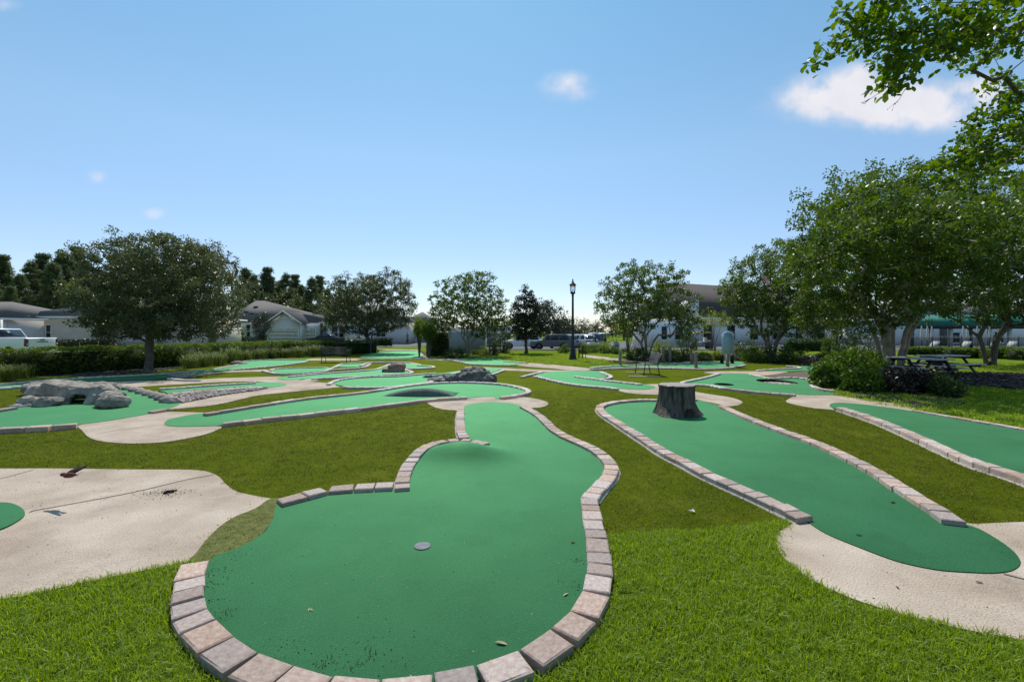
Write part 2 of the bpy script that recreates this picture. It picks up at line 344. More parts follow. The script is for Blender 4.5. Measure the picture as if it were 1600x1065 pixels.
# ------------------------------------------------------------------ smooth curves and ground sheets
def catmull(P, closed=False, sub=5):
    P = [Vector(p) for p in P]; n = len(P); out = []
    rng_ = range(n if closed else n - 1)
    for i in rng_:
        p1, p2 = P[i], P[(i + 1) % n]
        if (p2 - p1).length < 1e-5: continue
        p0 = P[(i - 1) % n] if (closed or i > 0) else p1 + (p1 - p2)
        p3 = P[(i + 2) % n] if (closed or i + 2 < n) else p2 + (p2 - p1)
        d1 = (p2 - p1).length
        m1 = (p2 - p0); m2 = (p3 - p1)
        d0 = (p1 - p0).length; d2 = (p3 - p2).length
        t1 = m1.normalized() * min(d1, d0) if d0 > 1e-5 else (p2 - p1)
        t2 = m2.normalized() * min(d1, d2) if d2 > 1e-5 else (p2 - p1)
        for k in range(sub):
            t = k / sub; t2_, t3 = t * t, t * t * t
            out.append(p1 * (2 * t3 - 3 * t2_ + 1) + t1 * (t3 - 2 * t2_ + t) + p2 * (-2 * t3 + 3 * t2_) + t2 * (t3 - t2_))
    if not closed: out.append(P[-1])
    return out
def B(*pts): return [(x, y, .06) for x, y in pts]       # points picked on the top edge of pavers
def outline(pts, sub=5):
    W = [G(p[0], p[1], p[2] if len(p) > 2 else 0) for p in pts]
    n = len(W); ar = sum(W[i][0] * W[(i + 1) % n][1] - W[(i + 1) % n][0] * W[i][1] for i in range(n))
    sg = 1 if ar > 0 else -1
    W2 = []
    for i, p in enumerate(pts):
        x, y = W[i]
        if len(p) > 2:
            a, b = Vector(W[(i - 1) % n]), Vector(W[(i + 1) % n]); d = (b - a)
            if d.length > 1e-5:
                d.normalize(); x += sg * d.y * .05; y -= sg * d.x * .05
        W2.append((x, y))
    c = catmull(W2, True, sub)
    return [(v.x, v.y) for v in c]
def inpoly(P, poly):
    P = np.asarray(P); x, y = P[:, 0], P[:, 1]; r = np.zeros(len(P), bool)
    q = np.asarray(poly); n = len(q)
    mn, mxx = q.min(0), q.max(0)
    sel = (x >= mn[0]) & (x <= mxx[0]) & (y >= mn[1]) & (y <= mxx[1])
    xs, ys = x[sel], y[sel]; rr = np.zeros(len(xs), bool); j = n - 1
    for i in range(n):
        xi, yi = q[i]; xj, yj = q[j]
        if yi != yj:
            c = ((yi > ys) != (yj > ys)) & (xs < (xj - xi) * (ys - yi) / (yj - yi) + xi)
            rr ^= c
        j = i
    r[sel] = rr; return r
PITS = []        # (cx, cy, rx, ry) openings through turf and carpet
def sheet(name, poly, z, m, parent=None, step=.5, thick=.02, holes=(), kind=None):
    bmp = bool(parent); q = np.asarray(poly); mn, mxx = q.min(0), q.max(0)
    gx, gy = np.meshgrid(np.arange(mn[0] + step / 2, mxx[0], step), np.arange(mn[1] + step / 2, mxx[1], step))
    pts = np.stack([gx.ravel(), gy.ravel()], 1); pts = pts[inpoly(pts, poly)]
    for (cx, cy, rx, ry) in holes: pts = pts[((pts[:, 0] - cx) / rx) ** 2 + ((pts[:, 1] - cy) / ry) ** 2 > 1.1]
    vs = [Vector(p) for p in poly]; faces = [list(range(len(poly)))]
    edges = []
    for (cx, cy, rx, ry) in holes:
        b = len(vs); k = 28
        vs += [Vector((cx + rx * math.cos(t * 2 * math.pi / k), cy + ry * math.sin(t * 2 * math.pi / k))) for t in range(k)]
        edges += [(b + t, b + (t + 1) % k) for t in range(k)]
    vs += [Vector(p) for p in pts]
    o = delaunay_2d_cdt(vs, edges, faces, 1, 1e-5)
    V2, F2 = o[0], o[2]
    V = np.array([(v.x, v.y, hz(v.x, v.y, bmp) + z) for v in V2])
    Fa = np.array([f for f in F2 if len(f) == 3])
    if holes:
        cen = V[Fa].mean(1)
        keep = np.ones(len(Fa), bool)
        for (cx, cy, rx, ry) in holes: keep &= ((cen[:, 0] - cx) / rx) ** 2 + ((cen[:, 1] - cy) / ry) ** 2 > .985
        Fa = Fa[keep]
    a, b, c = V[Fa[:, 0]], V[Fa[:, 1]], V[Fa[:, 2]]
    nz_ = np.cross(b - a, c - a)[:, 2]; Fa[nz_ < 0] = Fa[nz_ < 0][:, ::-1]
    mb = MB(); mb.add(V, Fa)
    if thick:
        n = len(poly); T = [(x, y, hz(x, y, bmp) + z) for x, y in poly]; Bt = [(x, y, hz(x, y, bmp) + z - thick) for x, y in poly]
        mb.add(T + Bt, np.array([(i, n + i, n + (i + 1) % n, (i + 1) % n) for i in range(n)]))
    ob = mb.build(name, m, parent, world=bool(parent), kind=kind)
    return ob

# ---- paver rows
def paver_mesh(seed):
    r = random.Random(seed); c = .09
    def j(v, a=.012): return v + r.uniform(-a, a)
    cx, cy, cz = .045, .055, .13
    b = [(-.5, -.5, 0), (.5, -.5, 0), (.5, .5, 0), (-.5, .5, 0)]
    mid = [(j(x), j(y), 1 - cz) for x, y, _ in b]
    top = [(x * (1 - 2 * cx) + r.uniform(-.012, .012), y * (1 - 2 * cy) + r.uniform(-.012, .012), 1 + r.uniform(-.05, .03)) for x, y, _ in b]
    V = b + mid + top
    Fc = [(3, 2, 1, 0), (8, 9, 10, 11)]
    for i in range(4):
        k = (i + 1) % 4; Fc += [(i, k, 4 + k, 4 + i), (4 + i, 4 + k, 8 + k, 8 + i)]
    return V, Fc
PAV = []
for s_ in range(8):
    V_, F_ = paver_mesh(s_); me = bpy.data.meshes.new('brick'); me.from_pydata(V_, [], F_); me.materials.append(M['brick']); me.update(); PAV.append((me, V_, F_))
BANDS = []
def row(hole, pts, side, w=.165, Ls=(.15, .2, .235, .235), h=.065, far=13.5, foot=False, cyc=False, sub=6, foot_in=False):
    P = catmull([G(x, y, h) for x, y in pts], False, sub)
    cum = [0]
    for a, b in zip(P, P[1:]): cum.append(cum[-1] + (b - a).length)
    tot_ = cum[-1]
    def at(s):
        s = min(max(s, 0), tot_); i = int(np.searchsorted(cum, s)) - 1; i = max(0, min(i, len(P) - 2))
        t = (s - cum[i]) / max(1e-6, cum[i + 1] - cum[i]); return P[i].lerp(P[i + 1], t)
    s = 0; stuff = MB(); ns = 0; outer = []; inner = []
    while s < tot_ - .05:
        Lb = R.choice(Ls); Lb = min(Lb, max(.1, tot_ - s))
        a, b = at(s), at(s + Lb); d = (b - a); Lc = d.length
        if Lc < .03: break
        d.normalize(); nrm = Vector((-d.y, d.x)) * side
        c = (a + b) / 2 + nrm * (w / 2 + R.uniform(-.004, .004)); ang = math.atan2(d.y, d.x)
        inner.append(a); outer.append(a + nrm * (w + .02))
        zz = hz(c.x, c.y, False) * .4 + hz(c.x, c.y) * .6; ww = w * R.uniform(.97, 1.03); hh = h * R.uniform(.95, 1.06)
        if c.y < far:
            o = bpy.data.objects.new('brick', R.choice(PAV)[0]); C.objects.link(o); o.parent = hole
            o.location = Vector((c.x, c.y, zz)) - Vector(hole.location)
            o.rotation_euler = (R.uniform(-.02, .02), R.uniform(-.012, .012), ang + R.uniform(-.02, .02)); o.scale = (Lc - .011, ww, hh)
        else:
            V_, F_ = PAV[R.randrange(8)][1:]; V_ = np.array(V_) * (Lc - .007, ww, hh)
            ca, sa = math.cos(ang), math.sin(ang)
            V_ = V_ @ np.array([[ca, sa, 0], [-sa, ca, 0], [0, 0, 1]]) + np.array([c.x, c.y, zz])
            stuff.add(V_, np.array([f for f in F_])); ns += 1
        s += Lb
    inner.append(P[-1]); outer.append(P[-1] + nrm * (w + .02))
    BANDS.append([(p.x, p.y) for p in inner] + [(p.x, p.y) for p in reversed(outer)])
    if ns: stuff.build('brick_edging', M['edging'], hole, world=True, kind='stuff')
    if foot:
        mb = MB(); k = len(inner); off = .018
        A = [(p.x, p.y, hz(p.x, p.y) + .018) for p in inner]
        D = []
        for i, (p, q) in enumerate(zip(inner, outer)):
            v = (q - p); v.normalize(); e = p + v * (w + off * (1 + .25 * math.sin(i * 1.7))); D.append((e.x, e.y, hz(e.x, e.y) + .018))
        D2 = [(x, y, z - .03) for x, y, z in D]
        mb.add(A + D + D2, np.array([(i, i + 1, k + i + 1, k + i) for i in range(k - 1)] + [(k + i, k + i + 1, 2 * k + i + 1, 2 * k + i) for i in range(k - 1)]))
        mb.build('footing', M['footing'], hole, world=True)

# ---- instanced ground cover
protocol = bpy.data.collections.new('ground_cover_parts')
def scatter(name, pts, protos, smin, smax, tilt=.15, kind='stuff', label=None, z=0.0, zfun=None):
    n = len(pts)
    me = bpy.data.meshes.new(name); me.vertices.add(n)
    co_ = np.array([(x, y, hz(x, y, False) + z) for x, y in pts], dtype=np.float32).reshape(-1, 3)
    me.vertices.foreach_set('co', co_.ravel())
    a = me.attributes.new('rot', 'FLOAT_VECTOR', 'POINT')
    rot = np.stack([RN.normal(0, tilt, n), RN.normal(0, tilt, n), RN.uniform(0, 6.28, n)], 1); a.data.foreach_set('vector', rot.astype(np.float32).ravel())
    a = me.attributes.new('scl', 'FLOAT', 'POINT'); a.data.foreach_set('value', RN.uniform(smin, smax, n).astype(np.float32))
    me.update()
    col = bpy.data.collections.new(name + '_parts')
    for p in protos: col.objects.link(p)
    o = bpy.data.objects.new(name, me); C.objects.link(o); o['kind'] = kind
    gt = bpy.data.node_groups.new(name, 'GeometryNodeTree')
    gt.interface.new_socket('Geometry', in_out='INPUT', socket_type='NodeSocketGeometry'); gt.interface.new_socket('Geometry', in_out='OUTPUT', socket_type='NodeSocketGeometry')
    gi = N(gt, 'NodeGroupInput'); go = N(gt, 'NodeGroupOutput'); ip = N(gt, 'GeometryNodeInstanceOnPoints'); ci = N(gt, 'GeometryNodeCollectionInfo')
    ci.inputs['Collection'].default_value = col; ci.inputs['Separate Children'].default_value = True; ci.inputs['Reset Children'].default_value = True
    ar = N(gt, 'GeometryNodeInputNamedAttribute', data_type='FLOAT_VECTOR'); ar.inputs[0].default_value = 'rot'
    asx = N(gt, 'GeometryNodeInputNamedAttribute', data_type='FLOAT'); asx.inputs[0].default_value = 'scl'
    gt.links.new(gi.outputs[0], ip.inputs['Points']); gt.links.new(ci.outputs[0], ip.inputs['Instance']); ip.inputs['Pick Instance'].default_value = True
    gt.links.new(ar.outputs[0], ip.inputs['Rotation']); gt.links.new(asx.outputs[0], ip.inputs['Scale'])
    gt.links.new(ip.outputs[0], go.inputs[0])
    md = o.modifiers.new('cover', 'NODES'); md.node_group = gt
    return o
def proto_tuft(name, nb, rad, lmin, lmax, wd, lean, m, seed):
    rn = np.random.default_rng(seed); mb = MB()
    for i in range(nb):
        r = rad * math.sqrt(rn.random()); t = rn.random() * 6.28; b = np.array([r * math.cos(t), r * math.sin(t), -.005])
        Lh = rn.uniform(lmin, lmax); az = rn.random() * 6.28; ln = abs(rn.normal(0, lean)); d = np.array([math.cos(az), math.sin(az), 0]); s_ = np.array([-d[1], d[0], 0]) * wd / 2
        p1 = b + d * Lh * ln * .35 + np.array([0, 0, Lh * .6]); p2 = b + d * Lh * ln * 1.1 + np.array([0, 0, Lh * (1 - .35 * ln)])
        mb.add([b - s_, b + s_, p1 + s_ * .8, p1 - s_ * .8, p2], [[0, 1, 2, 3], [3, 2, 4]], np.full(5, rn.random()))
    o = mb.build(name, m); C.objects.unlink(o); return o
def rnd_pts(poly, dens, excl=(), sel=None):
    q = np.asarray(poly); mn, mxx = q.min(0), q.max(0); n = int((mxx - mn).prod() * dens)
    P = RN.uniform(mn, mxx, (n, 2)); P = P[inpoly(P, poly)]
    if sel is not None: P = P[sel(P)]
    for e in excl: P = P[~inpoly(P, e)]
    return P
# ------------------------------------------------------------------ ground
pit_c = G(1213, 597); pit_d = G(1131, 600.5)
PITS += [(pit_c[0], pit_c[1], .52, .80), (pit_d[0], pit_d[1], .28, .34)]
def axis(a, b, fine, lo, hi, coarse):
    v = [a]
    while v[-1] < b:
        x = v[-1]; v.append(x + (fine if lo <= x < hi else coarse * (1 + min(abs(x - lo), abs(x - hi)) / 25)))
    return v
xs = axis(-1500, 1500, 1.0, -45, 60, 3.); ys = axis(-300, 2500, 1.0, -3, 95, 3.)
gx, gy = np.meshgrid(xs, ys); gz = np.array([hz(x, y) for x, y in zip(gx.ravel(), gy.ravel())])
X_, Y_ = gx.ravel(), gy.ravel()
gz = gz - .30 * ((Y_ > 3) & (Y_ < 20) & (np.abs(X_) < Y_ * .75))        # dug out below the course sheets
gz = gz - .30 * ((Y_ > 1) & (Y_ < 4) & (np.abs(X_) < 4))
nx, ny = len(xs), len(ys); i = np.arange(ny - 1)[:, None] * nx; j = np.arange(nx - 1)[None, :]
mb = MB(); mb.add(np.stack([X_, Y_, gz], 1), np.stack([i + j, i + j + 1, i + nx + j + 1, i + nx + j], -1).reshape(-1, 4))
mb.build('ground', M['farlawn'], kind='structure')

def wpoly(pts, sub=4): return outline(pts, sub)
turf_poly = wpoly([(-1500, 760), (-900, 640), (-260, 606), (0, 596), (60, 592), (125, 588.5), (230, 582), (330, 571), (440, 561.5), (520, 557), (586, 549), (650, 547), (664, 558), (720, 560), (770, 568), (822, 567), (900, 573), (985, 566),
                   (1060, 564), (1150, 566), (1262, 571), (1300, 577), (1268, 590), (1275, 605), (1330, 617), (1420, 636), (1500, 650), (1600, 667), (1800, 700), (2300, 800), (2300, 990), (1800, 845), (1600, 838), (1520, 832), (1400, 846), (1211, 838), (1162, 833), (1100, 833), (1025, 836), (950, 842), (900, 848), (600, 850), (420, 872), (300, 880), (140, 880), (-200, 880), (-900, 900)], 3)
ts = sheet('turf', turf_poly, .004, M['turf'], step=.32, thick=.0, holes=PITS, kind='structure')
lawn_poly = wpoly([(-700, 1200), (-150, 975), (0, 938), (40, 932), (110, 916), (200, 897), (275, 883), (290, 876), (330, 876), (420, 868), (600, 846), (900, 844), (950, 840), (1025, 832), (1100, 832), (1162, 825), (1205, 818), (1240, 818), (1300, 860), (1500, 930), (1700, 960), (2300, 1180), (2000, 1600), (1200, 1900), (300, 1900), (-900, 1700)], 3)
sheet('lawn', lawn_poly, .007, M['lawn'], step=.3, thick=0, kind='structure')
side_lawn = wpoly([(1300, 617), (1330, 622), (1420, 640), (1500, 654), (1600, 672), (1800, 706), (2400, 810), (2600, 660), (1900, 590), (1600, 568), (1440, 566), (1330, 575), (1290, 590), (1290, 605)], 3)
sheet('side_lawn', side_lawn, .010, M['farlawn'], step=.5, thick=0, kind='structure')
far_lawn = wpoly([(586, 536), (658, 536), (720, 552), (900, 551), (990, 558), (1000, 562), (900, 572), (820, 566), (770, 566), (700, 560), (664, 556), (650, 546), (590, 543)], 3)
sheet('back_lawn', far_lawn, .012, M['farlawn'], step=.8, thick=0, kind='structure')

CONC = []
def conc(pts, name='concrete_path', z=.013, step=.4, sub=4):
    p = wpoly(pts, sub); CONC.append(p)
    return sheet(name, p, z, M['concrete'], step=step, thick=.03, kind='structure')
conc([(-900, 760), (-300, 733), (0, 733), (100, 732), (200, 733), (290, 734), (322, 737), (342, 746), (352, 757), (368, 769), (395, 776), (423, 781), (425, 782), (400, 796), (370, 808), (352, 818), (335, 832), (318, 850), (306, 866), (297, 876), (275, 883), (200, 897), (110, 916), (40, 932), (0, 938), (-150, 975), (-700, 1200), (-1200, 1300)], step=.25)
conc([(1246, 817), (1232, 823), (1218, 833), (1213, 848), (1222, 870), (1255, 900), (1300, 925), (1360, 948), (1430, 968), (1520, 988), (1600, 1002), (1750, 1040), (2200, 1180), (2300, 900), (1900, 830), (1700, 816), (1600, 817), (1524, 820), (1500, 818), (1400, 815), (1300, 812)], step=.25)
conc([(965, 610), (975, 606), (1000, 602), (1042, 601), (1090, 613), (1140, 621), (1156, 626), (1160, 630), (1150, 634), (1122, 634), (1093, 628), (1060, 618), (1020, 617), (985, 615)])
conc([(668, 629), (680, 624), (728, 620), (786, 618), (820, 621), (847, 626), (857, 632), (848, 637), (826, 639), (780, 642), (740, 642), (716, 641), (696, 640), (680, 636)])
conc([(124, 664), (128, 673), (137, 683), (152, 689), (175, 692), (212, 693), (262, 690), (312, 681), (335, 674), (345, 667), (300, 667), (268, 664), (275, 656), (330, 646), (317, 645), (265, 643), (235, 645), (175, 656)])
conc([(262, 638), (282, 629), (300, 627), (350, 618), (412, 607.5), (442, 603.5), (446, 600), (430, 598.5), (380, 596), (320, 598), (250, 602), (180, 606), (158, 601), (178, 596.5), (300, 593.5), (340, 591.5), (430, 588.5), (445, 589), (444, 593), (474, 594.5), (477, 596.5), (519, 599), (525, 602.5), (530, 604.5), (440, 614), (405, 618), (380, 623), (350, 630), (320, 634.5), (300, 636), (270, 639)])
conc([(300, 583.5), (320, 581.5), (350, 580), (412, 577.5), (420, 578.5), (424, 581.5), (418, 582.5), (400, 581), (350, 582.3), (310, 586)])
conc([(726, 576), (734, 573.5), (800, 575.5), (850, 578), (900, 579.5), (905, 580.5), (880, 581.5), (838, 581.3), (786, 578.5), (760, 577), (740, 577)])
conc([(806, 568), (830, 567.2), (880, 571.5), (920, 575.5), (924, 577), (916, 579), (890, 578.8), (868, 576), (820, 572), (808, 570)])
conc([(924, 575.5), (968, 573), (1060, 574.5), (1096, 575.6), (1140, 573.6), (1160, 570.5), (1110, 570), (1000, 572)])
conc([(1100, 582), (1130, 580), (1170, 580), (1226, 580.5), (1222, 583), (1200, 586), (1170, 586), (1128, 585)])
conc([(1228, 628), (1236, 622), (1246, 617), (1290, 617), (1320, 620), (1400, 631), (1426, 637), (1420, 642), (1320, 635), (1300, 636), (1304, 642), (1296, 641), (1272, 639), (1240, 633)])
conc([(905, 555.5), (916, 554.5), (985, 562), (988, 566), (950, 563), (912, 558)])
conc([(1070, 566), (1080, 564.3), (1150, 565), (1160, 567.5), (1120, 567.5)])
conc([(586, 545.2), (600, 543.6), (646, 544.6), (658, 548), (666, 556), (664, 559.5), (658, 559), (655, 552), (646, 547.5), (600, 547), (588, 548)])
conc([(655, 558), (690, 560.5), (720, 560), (730, 562), (690, 563.5), (655, 560.5)])
conc([(480, 563), (486, 560.5), (530, 560), (560, 560), (560, 563), (500, 563.5)])
conc([(640, 575.5), (618, 569), (612, 566), (634, 565.2), (656, 568.5), (655, 571), (640, 570)])
conc([(434, 593), (470, 594), (482, 591.5), (500, 592.5), (480, 597), (440, 596)])
# joints in the slabs
jm = MB()
def joint(pts, wd=.012):
    P = catmull([G(x, y) for x, y in pts], False, 5)
    for a, b in zip(P, P[1:]):
        d = (b - a); nn_ = Vector((-d.y, d.x)).normalized() * wd / 2
        jm.add([(a.x - nn_.x, a.y - nn_.y, hz(a.x, a.y) + .0175), (b.x - nn_.x, b.y - nn_.y, hz(b.x, b.y) + .0175), (b.x + nn_.x, b.y + nn_.y, hz(b.x, b.y) + .0175), (a.x + nn_.x, a.y + nn_.y, hz(a.x, a.y) + .0175)], [[0, 1, 2, 3]])
joint([(46, 802), (55, 799), (200, 772), (290, 751), (334, 743)], .016); joint([(-60, 760), (0, 749), (52, 735)], .012); joint([(1568, 898), (1600, 906), (1700, 930)], .014)
joint([(150, 679), (200, 671), (262, 664)], .012); joint([(1366, 632), (1378, 629)], .02); joint([(1240, 619), (1300, 622)], .01)
jm.build('slab_joint', M['joint'], kind='structure')

fringe = sheet('fringe_turf', wpoly([(425, 781), (450, 784), (440, 792), (430, 800), (426, 815), (405, 840), (370, 860), (335, 874), (318, 884), (296, 876), (306, 866), (318, 850), (335, 832), (352, 818), (370, 808), (400, 796)]), .015, M['fringe'], step=.15, thick=.01, kind='structure')
sheet('fringe_turf', wpoly([(1085, 624), (1100, 627), (1128, 633), (1124, 640), (1100, 636), (1083, 630)]), .0155, M['fringe'], step=.2, thick=.005, kind='structure')
sheet('fringe_turf', wpoly([(1072, 600), (1080, 596.5), (1106, 594), (1108, 598), (1102, 601), (1080, 600)]), .019, M['fringe'], step=.2, thick=.003, kind='structure')
sheet('planting_bed', wpoly([(1262, 591), (1268, 583), (1310, 568), (1370, 570), (1420, 585), (1500, 598), (1520, 606), (1505, 632), (1430, 637), (1400, 630), (1320, 619), (1290, 611), (1270, 604)]), .013, M['mulch'], step=.3, thick=0, kind='structure')
sheet('bare_soil', wpoly([(1198, 586.5), (1216, 584), (1250, 581), (1274, 578), (1272, 588), (1262, 591), (1236, 589.5), (1215, 589.5)]), .0135, M['soil'], step=.4, thick=0, kind='structure')
gravel_poly = wpoly([(1350, 592), (1390, 584), (1480, 583), (1600, 584), (1750, 590), (2100, 620), (2150, 660), (1800, 625), (1600, 610), (1500, 603), (1400, 600)])
sheet('rubber_mulch', gravel_poly, .02, M['mulch'], step=.5, thick=.03, kind='structure')
sheet('planting_bed', wpoly([(640, 549.5), (670, 547), (760, 549), (775, 556), (740, 560), (700, 559), (665, 556)]), .018, M['mulch'], step=.6, thick=0, kind='structure')
sheet('planting_bed', wpoly([(985, 562), (990, 553), (1060, 551), (1180, 553), (1260, 556), (1340, 560), (1330, 572), (1262, 570), (1150, 564.5), (1060, 563.5)]), .014, M['mulch'], step=.8, thick=0, kind='structure')
sheet('planting_bed', wpoly([(-500, 604), (0, 593), (60, 589), (125, 585.5), (230, 579), (330, 568.5), (440, 559.5), (520, 555.5), (586, 548.5), (592, 545), (520, 551), (400, 557), (250, 567), (100, 575), (-60, 582), (-400, 590)]), .014, M['mulch'], step=.8, thick=0, kind='structure')
# car park and street
def wrect(name, pts, z, m, step=2.0): return sheet(name, pts, z, m, step=step, thick=0, kind='structure')
wrect('car_park', [(-8, 43), (40, 41.5), (90, 44), (90, 72), (-8, 78)], .03, M['asphalt'])
wrect('street', [(-200, 29.5), (-34, 29.5), (-12, 60), (-8, 78), (-8, 90), (-16, 90), (-26, 62), (-46, 38), (-200, 38)], .03, M['asphalt'])
wrect('driveway', [(-42, 36), (-33, 36), (-33, 45.1), (-42, 45.1)], .045, M['concrete'])  # widened so the concrete bounces light onto the garage front
wrect('kerb', [(-8.2, 42.6), (40, 41.0), (90, 43.6), (90, 44), (40, 41.5), (-8, 43)], .12, M['concrete'])

# ------------------------------------------------------------------ the putting holes
CARP = []
def hole(label, cx, cy, pts, z=.020, step=.3, sub=5, holes=(), cname='green_carpet'):
    x, y = G(cx, cy); o = empty('golf_hole', (x, y, hz(x, y)), 0, label, 'golf hole')
    p = outline(pts, sub); CARP.append(p)
    sheet(cname, p, z, M['carpet'], o, step=step, thick=.012, holes=holes)
    return o
# front hole
iL = [(327, 870), (321, 885), (319, 898), (319, 925), (324, 946), (337, 964), (367, 991), (399, 1012), (456, 1034), (500, 1048), (547, 1056), (607, 1059), (650, 1055), (692, 1047), (746, 1037), (782, 1025), (815, 1011), (851, 988), (880, 966), (900, 944), (911, 922), (916, 900), (917, 872), (916, 846), (913, 826), (910, 805), (908, 785), (908, 775)]
iR = [(908, 775), (915, 765), (925, 756), (936, 744), (944, 733), (943, 722), (932, 708), (915, 697), (893, 687), (872, 678), (856, 668), (843, 655), (832, 646), (820, 639), (812, 635)]
h1 = hole('large foreground putting green shaped like a bulb, ringed by pink and grey pavers', 660, 857,
          [(440, 784), (430, 797), (427, 812), (415, 832), (396, 846), (365, 861), (335, 872)] + B(*iL[1:]) + B(*iR[1:-1]) + [(815, 636), (795, 631), (765, 629), (740, 631), (726, 635)] +
          B((725, 650), (726, 665), (730, 680), (738, 690), (700, 698), (680, 706), (662, 718), (650, 732), (643, 745), (640, 757), (612, 760), (570, 762), (530, 768), (485, 775)), step=.11)
row(h1, iL, -1, h=.06); row(h1, iR, -1, h=.06, foot=True)
row(h1, [(441, 786), (484, 775), (508, 768), (536, 765), (575, 763), (614, 761)], 1, h=.06, Ls=(.2, .24, .24))
row(h1, [(641, 761), (640, 752), (643, 738), (648, 726), (660, 712), (675, 700), (694, 692), (715, 689), (735, 690), (753, 695)], 1, h=.06, Ls=(.12, .15, .2), foot=True, w=.15)
row(h1, [(734, 683), (728, 674), (726, 662), (725, 650), (726, 637)], 1, h=.06, Ls=(.15, .2), w=.15, foot=True)
cx, cy = G(660, 857); mb = MB(); mb.lathe([(.063, 0), (.063, .004), (.058, .006), (.010, .005), (0.001, .004)], 24); cp = mb.build('cup_cover', M['cup'], h1); cp.location = (0, 0, .0215)

# stump hole
j3 = [(1090, 623), (1050, 623.5), (1000, 624), (968, 627), (950, 631), (943, 636), (950, 645), (975, 660), (1012, 682), (1050, 705), (1082, 720), (1117, 738), (1150, 752), (1197, 772), (1231, 787), (1271, 805)]
k3 = [(1122, 632), (1150, 645.5), (1200, 666), (1257, 687), (1287, 700), (1325, 719), (1355, 735), (1384, 754), (1402, 765), (1424, 779), (1447, 792), (1474, 811)]
h3 = hole('long green with a hollow tree stump standing on it, right of centre', 1065, 650,
          B(*j3[1:]) + [(1262, 818), (1290, 836), (1340, 857), (1400, 879), (1460, 892), (1510, 896), (1555, 897), (1583, 892), (1594, 880), (1584, 864), (1560, 846), (1530, 829), (1500, 820)] + B(*k3[::-1][:-1]) + [(1122, 634), (1105, 630), (1092, 626)], step=.25)
row(h3, j3, -1, h=.07, foot=True); row(h3, k3, 1, h=.07)
# right hole
k8 = [(1302, 640), (1330, 648), (1375, 663), (1425, 683), (1467, 701), (1520, 723), (1600, 752), (1700, 790), (1900, 860)]
u8 = [(1424, 640), (1500, 653), (1600, 670), (1750, 697), (2100, 760)]
h8 = hole('wide green at the right edge, bordered by a long double line of pavers', 1560, 700,
          [(1296, 636), (1300, 631.5), (1318, 630.5), (1360, 634), (1420, 642)] + B(*u8[1:]) + [(2200, 850)] + B(*[(x + 6, y - 2) for x, y in k8[::-1][:-1]]) + [(1302, 639)], step=.4)
row(h8, [(x + 18, y - 3) for x, y in k8[:6]] + [(1616, 744), (1716, 783), (1916, 853)], -1, h=.09, foot=True, w=.16); row(h8, u8, 1, h=.05, w=.13)
# long mid hole
a2 = [(324, 646), (346, 642.5), (400, 634), (480, 622), (560, 613), (600, 607.5), (640, 601.5), (688, 597.5), (740, 597), (780, 599), (806, 603), (821, 608), (818, 613), (800, 617), (778, 619.5)]
b2 = [(346, 659.5), (400, 653.5), (480, 645), (560, 636), (614, 628.5), (668, 622), (728, 618.5)]
h2 = hole('long narrow green across the middle with a low dark hump near its far end', 560, 625,
          [(257, 663), (262, 657), (275, 653.5), (312, 647)] + B(*a2) + [(770, 620.5), (735, 622)] + B(*b2[::-1]) + [(335, 666.5), (300, 667.5), (268, 667)], step=.4)
row(h2, a2, 1, h=.075, far=12.5, w=.15, Ls=(.26, .31, .31)); row(h2, b2, -1, h=.075, far=12.5, w=.15, Ls=(.26, .31, .31))
# left hole with tunnel
b4 = [(-400, 705), (-120, 679), (0, 667.5), (60, 665), (122, 660)]
h4 = hole('green at the left running under a grey artificial rock arch', 100, 640,
          [(-400, 662), (-120, 650), (0, 642.5), (40, 633), (90, 618), (150, 607), (185, 606), (215, 612), (240, 620), (258, 627), (282, 630), (264, 638), (235, 646), (175, 657), (124, 664)] + B(*b4[::-1]), step=.4)
row(h4, b4, -1, h=.09, w=.15, Ls=(.3, .38, .4)); row(h4, [(-400, 659), (-120, 647.5), (0, 641), (30, 636)], 1, h=.07, w=.13, Ls=(.3, .4)); row(h4, [(231, 641.5), (258, 637)], -1, h=.06, w=.14, Ls=(.3,))
# far holes
def fh(label, c, pts, rows, step=.6, holes=(), far=12.5):
    h = hole(label, c[0], c[1], pts, step=step, holes=holes)
    for (r, sd) in rows: row(h, r, sd, h=.07, w=.14, far=far, sub=4)
    return h
fh('narrow green strip just above the pebble bed at left', (350, 603), [(250, 608), (300, 604), (400, 598.3), (435, 598.5), (448, 601), (440, 604), (412, 607), (340, 610.5), (270, 615.5), (258, 613)],
   [([(250, 606.5), (300, 603), (350, 600), (400, 597.5)], 1), ([(268, 614), (300, 611), (350, 607.5), (412, 604)], -1)])
fh('shaded green along the foot of the left hedge', (250, 588), [(-500, 640), (-100, 604), (0, 600), (50, 595), (125, 590), (200, 586), (250, 583), (300, 580), (335, 577), (376, 569.5), (374, 566), (410, 562.5), (476, 562), (478, 565), (420, 572), (356, 578), (320, 582.5), (268, 591), (220, 594), (160, 596), (100, 599), (50, 603), (0, 607), (-100, 612)],
   [([(-300, 617), (-100, 604), (0, 599), (50, 594.5), (125, 589.5), (200, 585.5), (250, 582.5), (320, 577)], 1), ([(-100, 611), (0, 605), (50, 601.5), (100, 597.5)], -1), ([(268, 590), (290, 592), (318, 592)], -1), ([(335, 576), (376, 569)], 1), ([(370, 565.3), (410, 561.5), (476, 561)], 1), ([(356, 577), (420, 571.3), (478, 564.6)], -1)])
